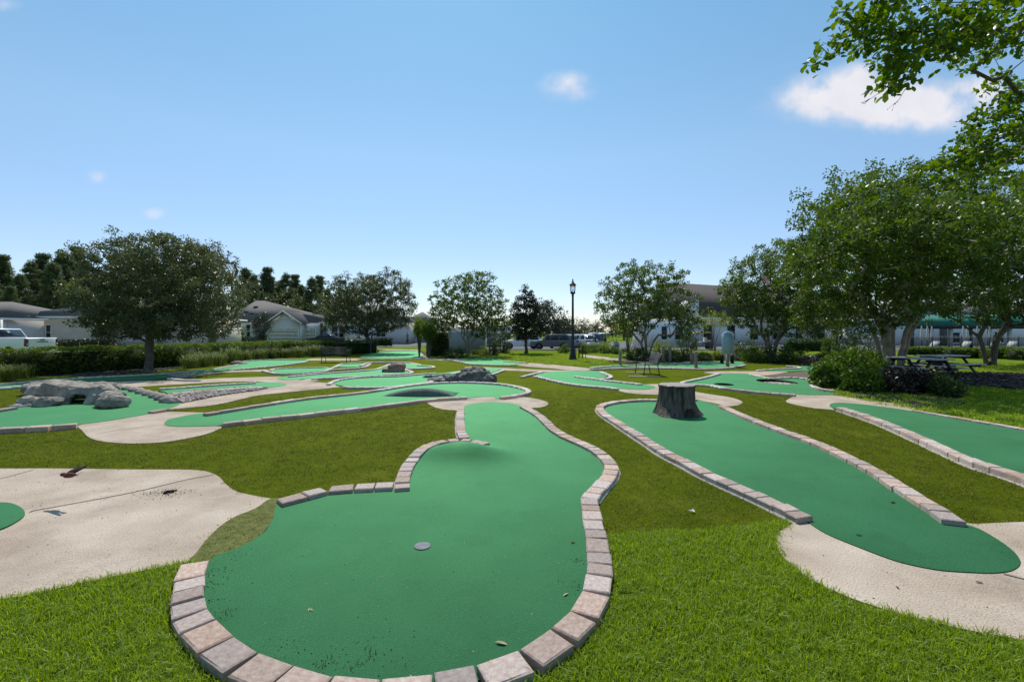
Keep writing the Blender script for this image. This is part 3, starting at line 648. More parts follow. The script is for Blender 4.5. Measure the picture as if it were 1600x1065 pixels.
fh('small green between path and turf at middle left', (470, 578), [(424, 581), (428, 577.5), (440, 575), (508, 573.8), (512, 577), (500, 580), (460, 583), (432, 582.5)],
   [([(424, 578), (440, 574.4), (508, 573.2)], 1), ([(414, 578.5), (432, 582), (460, 582.5), (500, 579.5), (512, 576), (532, 568.5)], -1)])
fh('small bright green just in front of the left bench', (550, 570), [(520, 573.5), (532, 568), (560, 567), (576, 568), (562, 573.5), (530, 574)], [([(532, 567.6), (560, 566.5), (600, 565)], 1), ([(511, 577), (562, 573.6), (576, 568.5)], -1)])
fh('slim green leading right to the red boulder', (540, 583), [(434, 591), (450, 587.5), (500, 583), (580, 578), (600, 573.5), (612, 569), (626, 572), (640, 578.5), (642, 581), (632, 584), (560, 588), (486, 591.5), (460, 594), (440, 593)],
   [([(454, 587), (500, 582.4), (580, 577.3), (600, 572.6), (612, 568)], 1), ([(486, 590.3), (560, 587), (632, 583.3), (641, 580.5), (630, 576.5)], -1)])
fh('tiny green tongue beside the curved path beyond the boulder', (660, 572), [(626, 567), (650, 569.5), (677, 571.5), (676, 574), (655, 575.5), (640, 574)], [([(654, 569.6), (678, 571.2), (675, 574), (640, 575.5)], -1), ([(566, 571), (580, 566), (620, 565), (640, 565.3)], 1)])
fh('green in front of the slate rock pile at centre', (600, 597), [(519, 599), (524, 596), (540, 592), (580, 589), (620, 588), (656, 585), (690, 583), (715, 580), (735, 578), (775, 575.5), (784, 576.5), (765, 583), (700, 592), (672, 597), (640, 601), (608, 604), (560, 604), (530, 602)],
   [([(517, 599), (524, 595), (540, 591), (580, 587.8), (620, 587), (656, 584), (684, 582)], 1), ([(538, 602), (560, 603), (608, 603), (640, 600), (672, 596)], -1), ([(672, 597), (700, 585), (740, 575)], 1), ([(764, 584), (784, 577.5)], -1)])
fh('shaded green beneath the many stemmed tree at centre', (765, 566), [(716, 561.5), (760, 560), (782, 560), (786, 563), (822, 567), (806, 569.5), (772, 570), (738, 568.3), (726, 565)],
   [([(700, 560.5), (726, 565), (738, 567.8), (772, 569.5), (806, 569)], -1), ([(786, 563.4), (822, 566.6)], 1)])
fh('round dark green by the clipped trees at the far left of the lawn', (625, 554), [(562, 558), (588, 550), (640, 548), (654, 551), (660, 558), (620, 560), (590, 560)],
   [([(588, 549.5), (640, 547.3), (655, 551), (661, 558)], 1), ([(560, 560.5), (620, 560.5), (660, 559)], -1)])
fh('forked green at centre right with a paver spur', (930, 592), [(838, 587), (850, 583), (880, 580.5), (936, 580), (950, 585), (942, 590.5), (918, 591.5), (960, 596.5), (1000, 601), (1022, 604.5), (1020, 608), (1000, 610), (968, 608), (940, 604.5), (900, 601), (868, 594)],
   [([(838, 586.5), (868, 593), (900, 599), (940, 603), (968, 606)], -1), ([(896, 587), (930, 591.5), (960, 595.5), (1000, 600)], 1), ([(936, 579.5), (941, 582), (952, 586), (946, 590), (928, 591)], 1), ([(818, 588), (850, 580.5)], 1)])
hp = fh('green with a stone filled pit near the right shrubs', (1180, 596), [(1068, 597), (1085, 594), (1110, 590), (1127, 584), (1170, 584), (1204, 591), (1236, 590), (1260, 592), (1264, 600), (1270, 606), (1300, 611), (1312, 616), (1290, 618), (1244, 617), (1200, 614), (1140, 607), (1110, 601), (1075, 600)],
   [([(1068, 599), (1072, 595.5), (1110, 588), (1127, 583)], 1), ([(1070, 599), (1110, 600), (1140, 605.5), (1200, 612), (1244, 615.5)], -1), ([(1170, 583.3), (1204, 590), (1236, 589), (1262, 591), (1264, 600), (1275, 606), (1300, 609.5)], 1)], holes=PITS, step=.35, far=13)
fh('curling green near the dark shrubs at right', (1235, 576), [(1196, 579), (1208, 577.5), (1240, 576.5), (1250, 574), (1256, 571), (1280, 570), (1282, 577), (1240, 580.5), (1200, 580.5)], [([(1186, 578), (1220, 575.5), (1250, 574.3), (1250, 572), (1230, 570.5)], 1)])
fh('shaded green behind the wooden posts at right', (1060, 570), [(925, 575), (968, 571), (1020, 568.5), (1100, 566), (1150, 565.5), (1162, 569), (1140, 573), (1096, 575), (1060, 573.6), (1000, 572.5)], [([(925, 574.5), (968, 570.3), (1020, 568), (1100, 565.3)], 1), ([(924, 576), (1000, 573.5), (1060, 574.2), (1096, 575.5), (1140, 573.5), (1162, 569)], -1)])
x0, y0 = G(-40, 808)
h0 = hole('round end of a green cut off by the left edge of the photo', -40, 808, [(-160, 800), (-60, 789), (0, 787.5), (18, 789), (33, 796), (39, 806), (28, 817), (0, 831), (-70, 850), (-170, 850)], z=.026, step=.3)

# pits with pale stones
for k, (cx, cy, rx, ry) in enumerate(PITS):
    mb = MB(); n = 32; d = .10
    T = [(cx + rx * math.cos(t * 2 * math.pi / n), cy + ry * math.sin(t * 2 * math.pi / n), hz(cx, cy) + .0205) for t in range(n)]
    Bt = [(x, y, hz(cx, cy) - d) for x, y, z in T]
    mb.add(T + Bt, [[i, n + i, n + (i + 1) % n, (i + 1) % n] for i in range(n)] + [list(range(n, 2 * n))])
    mb.build('pit_wall', M['mulch'], hp, world=True)

# pebbles
def stones(name, P, smin, smax, m, z, seed, flat=.6, pile=.0):
    rn = np.random.default_rng(seed); mb = MB()
    phi = (1 + 5 ** .5) / 2
    ico = np.array([(-1, phi, 0), (1, phi, 0), (-1, -phi, 0), (1, -phi, 0), (0, -1, phi), (0, 1, phi), (0, -1, -phi), (0, 1, -phi), (phi, 0, -1), (phi, 0, 1), (-phi, 0, -1), (-phi, 0, 1)]) / 1.9
    fc = np.array([(0, 11, 5), (0, 5, 1), (0, 1, 7), (0, 7, 10), (0, 10, 11), (1, 5, 9), (5, 11, 4), (11, 10, 2), (10, 7, 6), (7, 1, 8), (3, 9, 4), (3, 4, 2), (3, 2, 6), (3, 6, 8), (3, 8, 9), (4, 9, 5), (2, 4, 11), (6, 2, 10), (8, 6, 7), (9, 8, 1)])
    for (x, y) in P:
        s_ = rn.uniform(smin, smax); v = ico * (1 + rn.uniform(-.22, .22, ico.shape)) * s_ * np.array([rn.uniform(.8, 1.3), rn.uniform(.7, 1.1), flat])
        a = rn.uniform(0, 6.28); ca, sa = math.cos(a), math.sin(a); v = v @ np.array([[ca, sa, 0], [-sa, ca, 0], [0, 0, 1]])
        mb.add(v + np.array([x, y, hz(x, y) + z + rn.uniform(0, pile)]), fc, np.full(12, rn.random()))
    return mb.build(name, m, smooth=False, kind='stuff')
peb = wpoly([(262, 618), (300, 612.5), (350, 609.5), (412, 606.5), (410, 610), (350, 618), (300, 627), (285, 629.5), (272, 624)])
sheet('pebble_bed', peb, .012, M['soil'], step=.4, thick=0, kind='structure')
stones('pebbles', rnd_pts(peb, 420), .022, .045, M['pebble'], .025, 3, pile=.03)
cx, cy, rx, ry = PITS[0]; ep = [(cx + rx * math.cos(t) * .96, cy - ry * .22 + ry * math.sin(t) * .74) for t in np.linspace(0, 6.1, 24)]
stones('pit_stones', rnd_pts(ep, 600), .03, .05, M['pebble'], -.085, 4, pile=.05)
stones('mulch_chips', rnd_pts(gravel_poly, 60, sel=lambda P: P[:, 0] < 22), .03, .07, M['chip'], .03, 5, flat=.5, pile=.04)
bed2 = wpoly([(1280, 612), (1300, 600), (1420, 600), (1500, 612), (1490, 630), (1430, 637), (1400, 630), (1320, 619)])
stones('bed_chips', rnd_pts(bed2, 90), .02, .05, M['chip'], .018, 6, flat=.4)
bed3 = wpoly([(130, 588), (230, 581.5), (330, 570.5), (380, 566), (370, 562), (320, 566), (230, 576), (130, 583)])
stones('bed_chips', rnd_pts(bed3, 60), .03, .06, M['chip'], .02, 8, flat=.5)

# grass blades
EX = CARP + CONC
lt = [proto_tuft('lawn_tuft', 16, .055, .030, .062, .0042, .75, M['blade'], s_) for s_ in range(5)]
P = rnd_pts(lawn_poly, 1500, [b for b in EX] + BANDS, sel=lambda P: (P[:, 1] > 1.5) & (P[:, 1] < 4.8) & (np.abs(P[:, 0]) < 1.25 * P[:, 1] + .3))
P = P[~inpoly(P, wpoly([(425, 781), (450, 784), (430, 800), (426, 815), (405, 840), (370, 860), (335, 874), (318, 884), (296, 876), (306, 866), (335, 832), (400, 796)]))]
scatter('lawn_grass', P, lt, .6, 1.2, tilt=.25)
tt = [proto_tuft('turf_tuft', 16, .06, .012, .027, .0042, .8, M['tblade'], 20 + s_) for s_ in range(4)]
P = rnd_pts(turf_poly, 420, [b for b in EX] + BANDS + [lawn_poly], sel=lambda P: (P[:, 1] > 3.0) & (P[:, 1] < 13.0) & (RN.random(len(P)) < np.clip((14 - P[:, 1]) / 5., .3, 1)) & (np.abs(P[:, 0]) < 1.18 * P[:, 1] + .2))
scatter('turf_fibres', P, tt, .7, 1.3, tilt=.2)
fp = wpoly([(425, 783), (440, 792), (430, 800), (426, 815), (405, 840), (370, 860), (335, 873), (300, 872), (318, 850), (335, 832), (370, 808), (400, 797)])
ft = [proto_tuft('fringe_tuft', 16, .05, .010, .018, .003, .7, M['fringe'], 40 + s_) for s_ in range(2)]
0 and scatter('fringe_fibres', rnd_pts(fp, 500), ft, .7, 1.2, z=.014)
ft2 = [proto_tuft('back_lawn_tuft', 26, .16, .035, .075, .014, .7, M['blade'], 60 + s_) for s_ in range(3)]
P = rnd_pts(side_lawn, 45, [gravel_poly] + BANDS, sel=lambda P: (np.abs(P[:, 0]) < 1.2 * P[:, 1]) & (P[:, 1] < 26))
scatter('side_lawn_grass', P, ft2, .6, 1.1, z=.01)
P = rnd_pts(far_lawn, 18, EX, sel=lambda P: P[:, 1] < 40)
scatter('back_lawn_grass', P, ft2, .8, 1.3, z=.012)

# grit gathered on the felt along the left and lower pavers
gp = []
for (px, py, n_, sx) in [(330, 895, 34, .05), (326, 915, 26, .04), (336, 940, 22, .05), (352, 962, 30, .05), (372, 868, 30, .06), (505, 1035, 14, .10), (560, 1040, 18, .12), (600, 1020, 30, .14), (455, 1010, 25, .08), (905, 880, 30, .03), (900, 925, 30, .04), (350, 900, 30, .10)]:
    x, y = G(px, py); gp += [(x + RN.normal(0, sx), y + RN.normal(0, sx * .8)) for _ in range(n_)]
gp += [tuple(p) for p in rnd_pts(CARP[0], 9)] + [tuple(p) for p in rnd_pts(CARP[1], 5)]
gp = np.array(gp); gp = gp[inpoly(gp, CARP[0]) | inpoly(gp, CARP[1])]
stones('grit', gp, .0013, .0042, M['ant'], .0215, 33)
bits = rnd_pts(CARP[0], 7); stones('grit', bits, .003, .006, M['dry'], .0215, 34, flat=.3)
cb_pts = np.concatenate([rnd_pts(CONC[0], 14, sel=lambda P: P[:, 0] > -8), rnd_pts(CONC[1], 12, sel=lambda P: P[:, 0] < 7)]); stones('grit', cb_pts, .002, .006, M['brown'], .0145, 35, flat=.5)

# ------------------------------------------------------------------ rocks and stump
def blob_rock(name, parent, blobs, m, voxel, disp=.05, dscale=.35, ridge=0.0, loc=(0, 0, 0)):
    """union of squashed rough lumps, remeshed to one body; blobs: (x,y,z,rx,ry,rz,rotz)"""
    mb = MB()
    import bmesh
    for q, (x, y, z, rx, ry, rz, rot) in enumerate(blobs):
        bm = bmesh.new(); bmesh.ops.create_icosphere(bm, subdivisions=3, radius=1)
        V = []
        for v in bm.verts:
            p = v.co.copy(); n = 1 + .22 * mnoise.noise(p * 1.4 + Vector((q * 7.1, x, y))) + .12 * mnoise.noise(p * 3.3 + Vector((x, q, 2)))
            n = n - .10 * abs(mnoise.noise(p * 2.2 + Vector((q, 9, 1))))
            if ridge: n += ridge * math.sin(6 * p.x + 9 * p.z + q)
            p = p * n; s_ = lambda a: math.copysign(abs(a) ** .8, a)
            px_, py_, pz_ = s_(p.x) * rx, s_(p.y) * ry, s_(p.z) * rz
            V.append((x + px_ * math.cos(rot) - py_ * math.sin(rot), y + px_ * math.sin(rot) + py_ * math.cos(rot), z + pz_))
        mb.add(V, np.array([[l.index for l in f.verts] for f in bm.faces])); bm.free()
    o = mb.build(name, m, parent, smooth=False)
    if voxel:
        r = o.modifiers.new('union', 'REMESH'); r.mode = 'VOXEL'; r.voxel_size = voxel
    tx = bpy.data.textures.new(name + '_relief', 'MUSGRAVE'); tx.noise_scale = dscale; tx.musgrave_type = 'RIDGED_MULTIFRACTAL'
    d = o.modifiers.new('relief', 'DISPLACE'); d.texture = tx; d.strength = disp; d.mid_level = .6; d.texture_coords = 'LOCAL'
    if voxel:
        dc = o.modifiers.new('facets', 'DECIMATE'); dc.ratio = .16
    o.location = loc
    return o
# arch rock over the left green: distance about 10 m
def W(px, py, Zd): return (X_at(px, Zd), Zd, Z_at(py, Zd))
r0 = empty('rock_arch', (-7.4, 10.6, 0), 0, 'grey artificial rock formation with a tunnel opening across the left green', 'rock')
def RB(px, py, Zd, rx, ry, rz, rot=0):
    x, y, z = W(px, py, Zd); return (x + 7.4, y - 10.6, z, rx, ry, rz, rot)
sil = [(24, 639), (36, 632), (45, 622), (51, 609), (57, 602.5), (68, 601.5), (88, 604.5), (120, 605), (150, 606.5), (164, 608.5), (176, 612), (183, 618), (188, 624), (190, 631), (186, 636), (160, 637), (133, 636), (132.5, 629), (131, 620.5), (124, 618.5), (114, 616.5), (107, 617), (103.5, 624), (102, 632), (101, 637), (80, 638), (50, 640)]
Y0 = 10.25; sp3 = [(X_at(a, Y0) + 7.4, Z_at(b_, Y0)) for a, b_ in sil]
from mathutils.geometry import tessellate_polygon
n = len(sp3); mb = MB(); dpt = .85
fr = [(x, Y0 - 10.6 + .42 * max(0, z), z) for x, z in sp3]; bk = [(x - .72, Y0 - 10.6 + dpt, z) for x, z in sp3]
tri = tessellate_polygon([[Vector((x, z, 0)) for x, z in sp3]])
mb.add(fr + bk, [list(q) for q in tri] + [[n + q[0], n + q[2], n + q[1]] for q in tri] + [[i, (i + 1) % n, n + (i + 1) % n, n + i] for i in range(n)])
import bmesh
for q, (x, y, z, rx, ry, rz_, rot) in enumerate([RB(52, 627, 10.15, .22, .16, .10, .35), RB(76, 629, 10.05, .26, .14, .10, .15), RB(34, 637, 9.95, .22, .10, .05, .3), RB(176, 619, 10.15, .24, .18, .075, -.12), RB(177, 628.5, 9.98, .25, .20, .12, -.12), RB(60, 612, 10.45, .2, .2, .12, .4), RB(118, 616, 11.3, .42, .14, .2)]):
    bm = bmesh.new(); bmesh.ops.create_icosphere(bm, subdivisions=3, radius=1); V = []
    for v in bm.verts:
        p = v.co * (1 + .25 * mnoise.noise(v.co * 1.5 + Vector((q * 5.3, 0, 1)))); s_ = lambda a: math.copysign(abs(a) ** .75, a)
        px_, py_, pz_ = s_(p.x) * rx, s_(p.y) * ry, s_(p.z) * rz_
        V.append((x + px_ * math.cos(rot) - py_ * math.sin(rot), y + px_ * math.sin(rot) + py_ * math.cos(rot), z + pz_))
    mb.add(V, np.array([[l.index for l in f.verts] for f in bm.faces])); bm.free()
o = mb.build('rock_body', M['rock'], r0)
md = o.modifiers.new('union', 'REMESH'); md.mode = 'VOXEL'; md.voxel_size = .026
for nm, sc_, st_ in (('a', .38, .14), ('b', .11, .06)):
    tx = bpy.data.textures.new('arch_relief_' + nm, 'VORONOI' if nm == 'a' else 'CLOUDS'); tx.noise_scale = sc_
    d = o.modifiers.new('relief', 'DISPLACE'); d.texture = tx; d.strength = st_; d.mid_level = .45; d.texture_coords = 'LOCAL'
dc = o.modifiers.new('facets', 'DECIMATE'); dc.ratio = .10
o = blob_rock('rock_rim', r0, [RB(60, 603, 12.0, .35, .3, .15), RB(88, 600, 12.6, .45, .3, .18), RB(115, 602, 12.4, .45, .25, .15), RB(142, 603, 12.3, .35, .2, .13), RB(158, 601, 12.2, .36, .2, .13), RB(175, 604, 12.0, .3, .16, .08)], M['rock'], .035, .05, .25); o.scale = (1, 1, .85)
sp_ = [(192, 606.5, .36, .06), (203, 609, .34, .07), (214, 612, .34, .08), (225, 615.5, .34, .08), (236, 618.5, .36, .085), (247, 622, .38, .09), (257, 625.5, .42, .10), (266, 629, .46, .10)]
h4_edge = h4
for q, (px, py, ln, hh) in enumerate(sp_):
    x, y = G(px, py); 
    o = blob_rock('edging_stone', h4_edge, [(0, 0, hh * .45, ln * .62, .13, hh, 0)], M['slabrock'], 0, .03, .2)
    o.location = Vector((x, y, 0)) - Vector(h4.location); o.rotation_euler = (0, 0, -.15 - .02 * q)
def rock(label, px, py, blobs, m, vox=.03, disp=.04, ds=.25, ridge=0):
    x, y = G(px, py); r = empty('rock', (x, y, hz(x, y)), 0, label, 'rock'); blob_rock('rock_body', r, blobs, m, vox, disp, ds, ridge); return r
rock('reddish brown boulder at the end of a slim green', 617, 582, [(.05, .1, .16, .34, .26, .22, .2), (-.22, 0, .08, .28, .2, .12, .3), (.2, .15, .22, .2, .2, .17, 0), (-.35, -.05, .04, .2, .14, .07, 0)], M['rockred'], .03, .04)
rock('pile of dark slate grey rock with pale streaks at the centre of the course', 735, 596, [(-.1, .2, .10, .5, .35, .20, .1), (.30, .15, .16, .40, .3, .20, 0), (.62, .0, .08, .28, .25, .15, 0), (-.5, .0, .08, .4, .25, .14, .1), (-.95, -.05, .04, .5, .2, .08, .1), (.1, .5, .2, .5, .25, .24, 0)], M['rockdark'], .035, .06, .22, .05)
rock('dark rock tail beside the slate rock pile', 690, 590, [(.2, 0, .06, .5, .15, .09, .15), (-.3, -.05, .04, .4, .12, .06, .1)], M['rockdark'], .03, .04, .2)
rock('low pale grey rock on the shaded turf at left', 284, 590, [(0, .05, .05, .42, .2, .15, .1), (-.25, 0, .03, .25, .15, .08, 0), (.22, .1, .07, .22, .18, .12, 0)], M['rock'], .03, .04, .2)
rock('small pale rock by the hedge at the tip of the far left green', 372, 569, [(0, 0, .05, .35, .2, .12, 0), (.25, 0, .03, .2, .15, .07, 0)], M['rock'], .03, .03, .2)
# dark hump in the long middle green: steep slate front, carpet back
x, y = G(672, 619.5); hm = empty('hump', (x, y, hz(x, y) + .02), 0, 'low dark dome shaped hump on the long middle green', 'obstacle')
mb = MB(); V = []; nu, nv = 30, 8
for iu in range(nu + 1):
    u = iu / nu; xx = -.86 + u * 1.5 + (-.35 * (1 - u) ** 3); top = .20 * math.sin(math.pi * u) ** .75 if 0 < u < 1 else 0
    yf = -.05 - .10 * math.sin(math.pi * u)
    for iv in range(nv + 1):
        v = iv / nv; zz = top * math.sin(v * math.pi / 2); yy = yf + .16 * (1 - math.cos(v * math.pi / 2)) + .012 * math.sin(iu * 2.4) * math.sin(v * 3)
        V.append((xx, yy, zz))
mb.add(V, [[a * (nv + 1) + b, (a + 1) * (nv + 1) + b, (a + 1) * (nv + 1) + b + 1, a * (nv + 1) + b + 1] for a in range(nu) for b in range(nv)])
mb.build('hump_front', M['humpm'], hm, smooth=True)
mb = MB(); V2 = []; 
for iu in range(nu + 1):
    p = V[iu * (nv + 1) + nv]
    for iv in range(nv + 1):
        v = iv / nv; V2.append((p[0] + .1 * v, p[1] + v * .9, p[2] * (math.cos(v * math.pi) * .5 + .5)))
mb.add(V2, [[a * (nv + 1) + b, (a + 1) * (nv + 1) + b, (a + 1) * (nv + 1) + b + 1, a * (nv + 1) + b + 1] for a in range(nu) for b in range(nv)])
mb.build('hump_back', M['carpet'], hm, smooth=True)

# stump
x, y = G(1066, 652); st = empty('tree_stump', (x, y + .30, hz(x, y) + .018), 0, 'hollow dark brown tree stump obstacle standing on a green', 'tree stump')
V = []; na, nh = 120, 40; H = .60
for ih in range(nh + 1):
    t = ih / nh; z = H * t
    for ia in range(na):
        th = ia * 2 * math.pi / na
        base = .325 + .095 * max(0, 1 - t * 2.2) ** 2 + .05 * (1 - t) + (.015 if .9 < t else 0)
        lob = .035 * (1 - t) ** 2 * math.sin(5 * th + .7) + .05 * max(0, 1 - 3 * t) ** 1.5 * math.sin(3 * th + 2.2)
        bark = .020 * mnoise.noise(Vector((math.cos(th) * 5, math.sin(th) * 5, z * 2.2))) + .020 * abs(mnoise.noise(Vector((math.cos(th) * 13, math.sin(th) * 13, z * 3)))) + .006 * mnoise.noise(Vector((math.cos(th) * 24, math.sin(th) * 24, z * 14)))
        r = base + lob + bark
        da = (th - math.radians(-72) + math.pi) % (2 * math.pi) - math.pi
        arch = 1 - (abs(da) / .30) ** 2
        if arch > 0 and z < .165 * math.sqrt(arch): r -= .26
        if t == 1: z_ = z - .01 + .012 * mnoise.noise(Vector((th * 3, 1, 1)))
        else: z_ = z
        V.append((r * math.cos(th), r * math.sin(th), z_))
mb = MB(); i_ = np.arange(nh)[:, None] * na; j_ = np.arange(na)[None, :]; k_ = (j_ + 1) % na
mb.add(V, np.stack([i_ + j_, i_ + k_, i_ + na + k_, i_ + na + j_], -1).reshape(-1, 4)); mb.build('bark', M['stump'], st, smooth=True)
mb = MB(); rim = V[nh * na:]; mb2 = [(p[0] * .93, p[1] * .93, p[2] + .012) for p in rim]; mid_ = [(p[0] * .5, p[1] * .5, H + .004 + .008 * mnoise.noise(Vector((p[0] * 6, p[1] * 6, 0)))) for p in rim]
mb.add(rim + mb2 + mid_ + [(0, 0, H)], [[a, (a + 1) % na, na + (a + 1) % na, na + a] for a in range(na)] + [[na + a, na + (a + 1) % na, 2 * na + (a + 1) % na, 2 * na + a] for a in range(na)] + [[2 * na + a, 2 * na + (a + 1) % na, 3 * na] for a in range(na)])
mb.build('cut_top', M['stumptop'], st, smooth=False)

# small things lying about
def leafy(label, px, py, m, n, ln, cat='leaf', name='fallen_leaf', z=.022, seed=1):
    x, y = G(px, py); r = random.Random(seed); mb = MB()
    for q in range(n):
        a = r.uniform(0, 6.28); ox, oy = r.uniform(-.3, .3) * ln * (n > 1), r.uniform(-.3, .3) * ln * (n > 1); c, s_ = math.cos(a), math.sin(a)
        pr = [(-.5, 0, .0), (-.2, .14, .12), (.2, .12, .16), (.5, 0, .05), (.2, -.12, .14), (-.2, -.14, .1), (0, 0, .04)]
        mb.add([(ox + ln * (px_ * c - py_ * s_), oy + ln * (px_ * s_ + py_ * c), ln * pz) for px_, py_, pz in pr], [[0, 6, 1], [1, 6, 2], [2, 6, 3], [3, 6, 4], [4, 6, 5], [5, 6, 0]])
    o = mb.build(name, m); o.location = (x, y, hz(x, y) + z); tag(o, label, cat); return o
leafy('dark brown crumpled leaf on the large green near the right pavers', 894, 852, M['brown'], 3, .035, seed=3)
leafy('thin pale dry leaf on the green against the lower pavers', 783, 1013, M['dry'], 1, .07, seed=9)
leafy('pale dry leaf on the green near the lower right curve', 884, 936, M['dry'], 1, .05, seed=5)
leafy('small dry leaf in the lower middle of the large green', 485, 956, M['dry'], 3, .03, seed=6)
leafy('small black seed pod on the green at lower right', 872, 913, M['ant'], 1, .018, seed=7)
leafy('dark dead leaf on the right concrete curve', 1402, 921, M['brown'], 1, .04, z=.015, seed=8)
leafy('dark dead leaf on the long stump green', 1395, 789, M['ant'], 1, .07, seed=10)
leafy('tiny dark leaf near the middle of the stump green tongue', 1342, 840, M['ant'], 1, .05, seed=11)
leafy('dark dead leaf close to the far edge of the right concrete curve', 1530, 912, M['brown'], 1, .05, z=.015, seed=12)
leafy('white litter scrap with dark crumbs on the turf between two greens', 1082, 801, M['umb'], 2, .07, cat='litter', name='litter', z=.02, seed=13)
x, y = G(265, 771); gr = empty('drain_clip', (x, y, .013), .5, 'small black broken fitting on the left concrete amid dark grit', 'debris')
mb = MB(); mb.tube([(-.05, .012, .008), (-.02, .02, .014), (.03, .012, .012), (.06, .018, .008)], [.007] * 4, 6, True); mb.tube([(-.05, -.03, .006), (0, -.02, .012), (.04, -.012, .008)], [.009] * 3, 6, True); mb.build('clip', M['ant'], gr)
pts_ = [(x + RN.normal(.04, .10), y + RN.normal(0, .07)) for _ in range(150)] + [(x - .15 + RN.normal(0, .10), y + RN.normal(-.02, .06)) for _ in range(90)]
stones('grit', pts_, .002, .006, M['ant'], .014, 31)
wt = MB()
rn = np.random.default_rng(77)
for (px, py) in [(318, 962), (335, 978), (352, 1001), (368, 1018), (390, 1028), (430, 1040), (520, 1040), (550, 1046), (580, 1030), (500, 1052), (355, 960), (290, 985), (880, 1010), (800, 1048)]:
    x, y = G(px, py)
    for _ in range(9):
        a = rn.uniform(0, 6.28); Lh = rn.uniform(.012, .028); b = np.array([x + rn.normal(0, .018), y + rn.normal(0, .018), .02]); d = np.array([math.cos(a), math.sin(a), 0])
        s_ = np.array([-d[1], d[0], 0]) * .003
        wt.add([b - s_, b + s_, b + d * Lh * .7 + np.array([0, 0, Lh * .5 + .012])], [[0, 1, 2]], np.full(3, .9))
wt.build('weeds', M['fgrass'], kind='stuff')

# bird in low flight over the left concrete
x, y = G(113, 790); bz = .20
yb = 4.35; bird = empty('bird', (X_at(108, yb), yb, Z_at(742, yb)), math.radians(172), 'small reddish brown bird in flight over the left concrete', 'bird')
mb = MB()
prof = [(-.075, .003), (-.06, .016), (-.03, .024), (0, .027), (.035, .023), (.055, .017), (.068, .019), (.082, .016), (.092, .009), (.098, .004), (.110, .001)]
mb.tube([(a, 0, -.12 * a + (.012 if a > .05 else 0)) for a, b in prof], [b for a, b in prof], 12, True); mb.build('body', M['bird'], bird, smooth=True)
mb = MB()
mb.add([(-.07, -.010, .01), (-.07, .010, .01), (-.15, .018, .034), (-.155, 0, .037), (-.15, -.018, .034), (-.07, 0, .004)], [[0, 1, 2, 3], [0, 3, 4], [5, 2, 1], [5, 0, 4], [5, 3, 2], [5, 4, 3]]); mb.build('tail', M['birdd'], bird)
for sd in (1, -1):
    mb = MB(); wv = [(.045, .02, .01), (.05, .07, .035), (.02, .13, .035), (-.035, .19, .01), (-.06, .15, .005), (-.05, .10, .012), (-.045, .05, .008), (-.03, .018, .005)]
    if sd < 0: wv = [(a - b * .55, b * .25, .01 + b * .42) for a, b, c in wv]
    else: wv = [(a - b * .75, b * .35, .005 + b * .10) for a, b, c in wv]
    mb.add([(a, b * sd, c + .003) for a, b, c in wv] + [(a, b * sd, c - .003) for a, b, c in wv], [list(range(8)), list(range(15, 7, -1))] + [[q, 8 + q, 8 + (q + 1) % 8, (q + 1) % 8] for q in range(8)]); mb.build('wing', M['birdd'], bird)

# ------------------------------------------------------------------ lamp post, benches, posts, sign, tables
x, y = G(895, 562); lp = empty('street_lamp', (x, y, hz(x, y)), 0, 'tall black lamp post with a clear lantern standing on the back lawn', 'lamp post')
mb = MB(); mb.lathe([(.26, 0), (.26, .06), (.22, .10), (.20, .28), (.16, .34), (.15, .62), (.11, .72), (.115, .76), (.085, .82), (.078, 1.3), (.06, 3.80), (.085, 3.84), (.06, 3.9)], 16); mb.build('pole', M['black'], lp, smooth=False)
mb = MB(); mb.lathe([(.05, 3.9), (.13, 3.97), (.17, 4.03), (.15, 4.06)], 14); mb.build('lantern_base', M['black'], lp)
mb = MB(); mb.lathe([(.13, 4.06), (.17, 4.20), (.175, 4.36), (.16, 4.46)], 14); mb.build('lantern_glass', M['lantern'], lp, smooth=True)
mb = MB(); mb.lathe([(.215, 4.46), (.21, 4.49), (.13, 4.58), (.07, 4.62), (.07, 4.68), (.03, 4.72), (.045, 4.78), (.005, 4.88)], 14)
for q in range(4):
    a = q * math.pi / 2 + .5; mb.bar((.155 * math.cos(a), .155 * math.sin(a), 4.05), (.19 * math.cos(a), .19 * math.sin(a), 4.47), .009, 4)
mb.build('lantern_cap', M['black'], lp)

def bench(px, py, rz, label):
    x, y = G(px, py); b = empty('bench', (x, y, hz(x, y)), rz, label, 'bench', 'metal benches')
    L_ = 1.45
    mb = MB()
    for q in range(7): mb.cbox((0, -.22 + q * .07, .44 + .006 * abs(q - 3)), (L_, .045, .012))
    mb.build('seat', M['darkmetal'], b)
    mb = MB()
    for q in range(6): mb.cbox((0, .24 + q * .022, .50 + q * .065), (L_, .012, .048), rx=-.3)
    mb.build('backrest', M['darkmetal'], b)
    for sx in (-1, 1):
        xx = sx * (L_ / 2 - .05)
        mb = MB(); mb.bar((xx, -.24, .44), (xx, -.30, 0), .018); mb.bar((xx, -.24, .44), (xx, -.24, .62), .014); mb.build('leg', M['black'], b)
        mb = MB(); mb.tube([(xx, .30, 0), (xx, .22, .44), (xx, .37, .86)], [.018] * 3, 6, True); mb.bar((xx, -.24, .44), (xx, .22, .44), .016); mb.build('leg', M['black'], b)
        mb = MB(); mb.tube([(xx, -.26, .62), (xx, -.05, .66), (xx, .26, .64)], [.016] * 3, 6, True); mb.build('armrest', M['black'], b)
    return b
b1 = bench(1011, 585.3, -math.pi / 2 - .04, 'black metal bench facing left on the turf at centre right')
b2_ = bench(525, 566, math.pi, 'black metal bench in front of the hedge end at left')
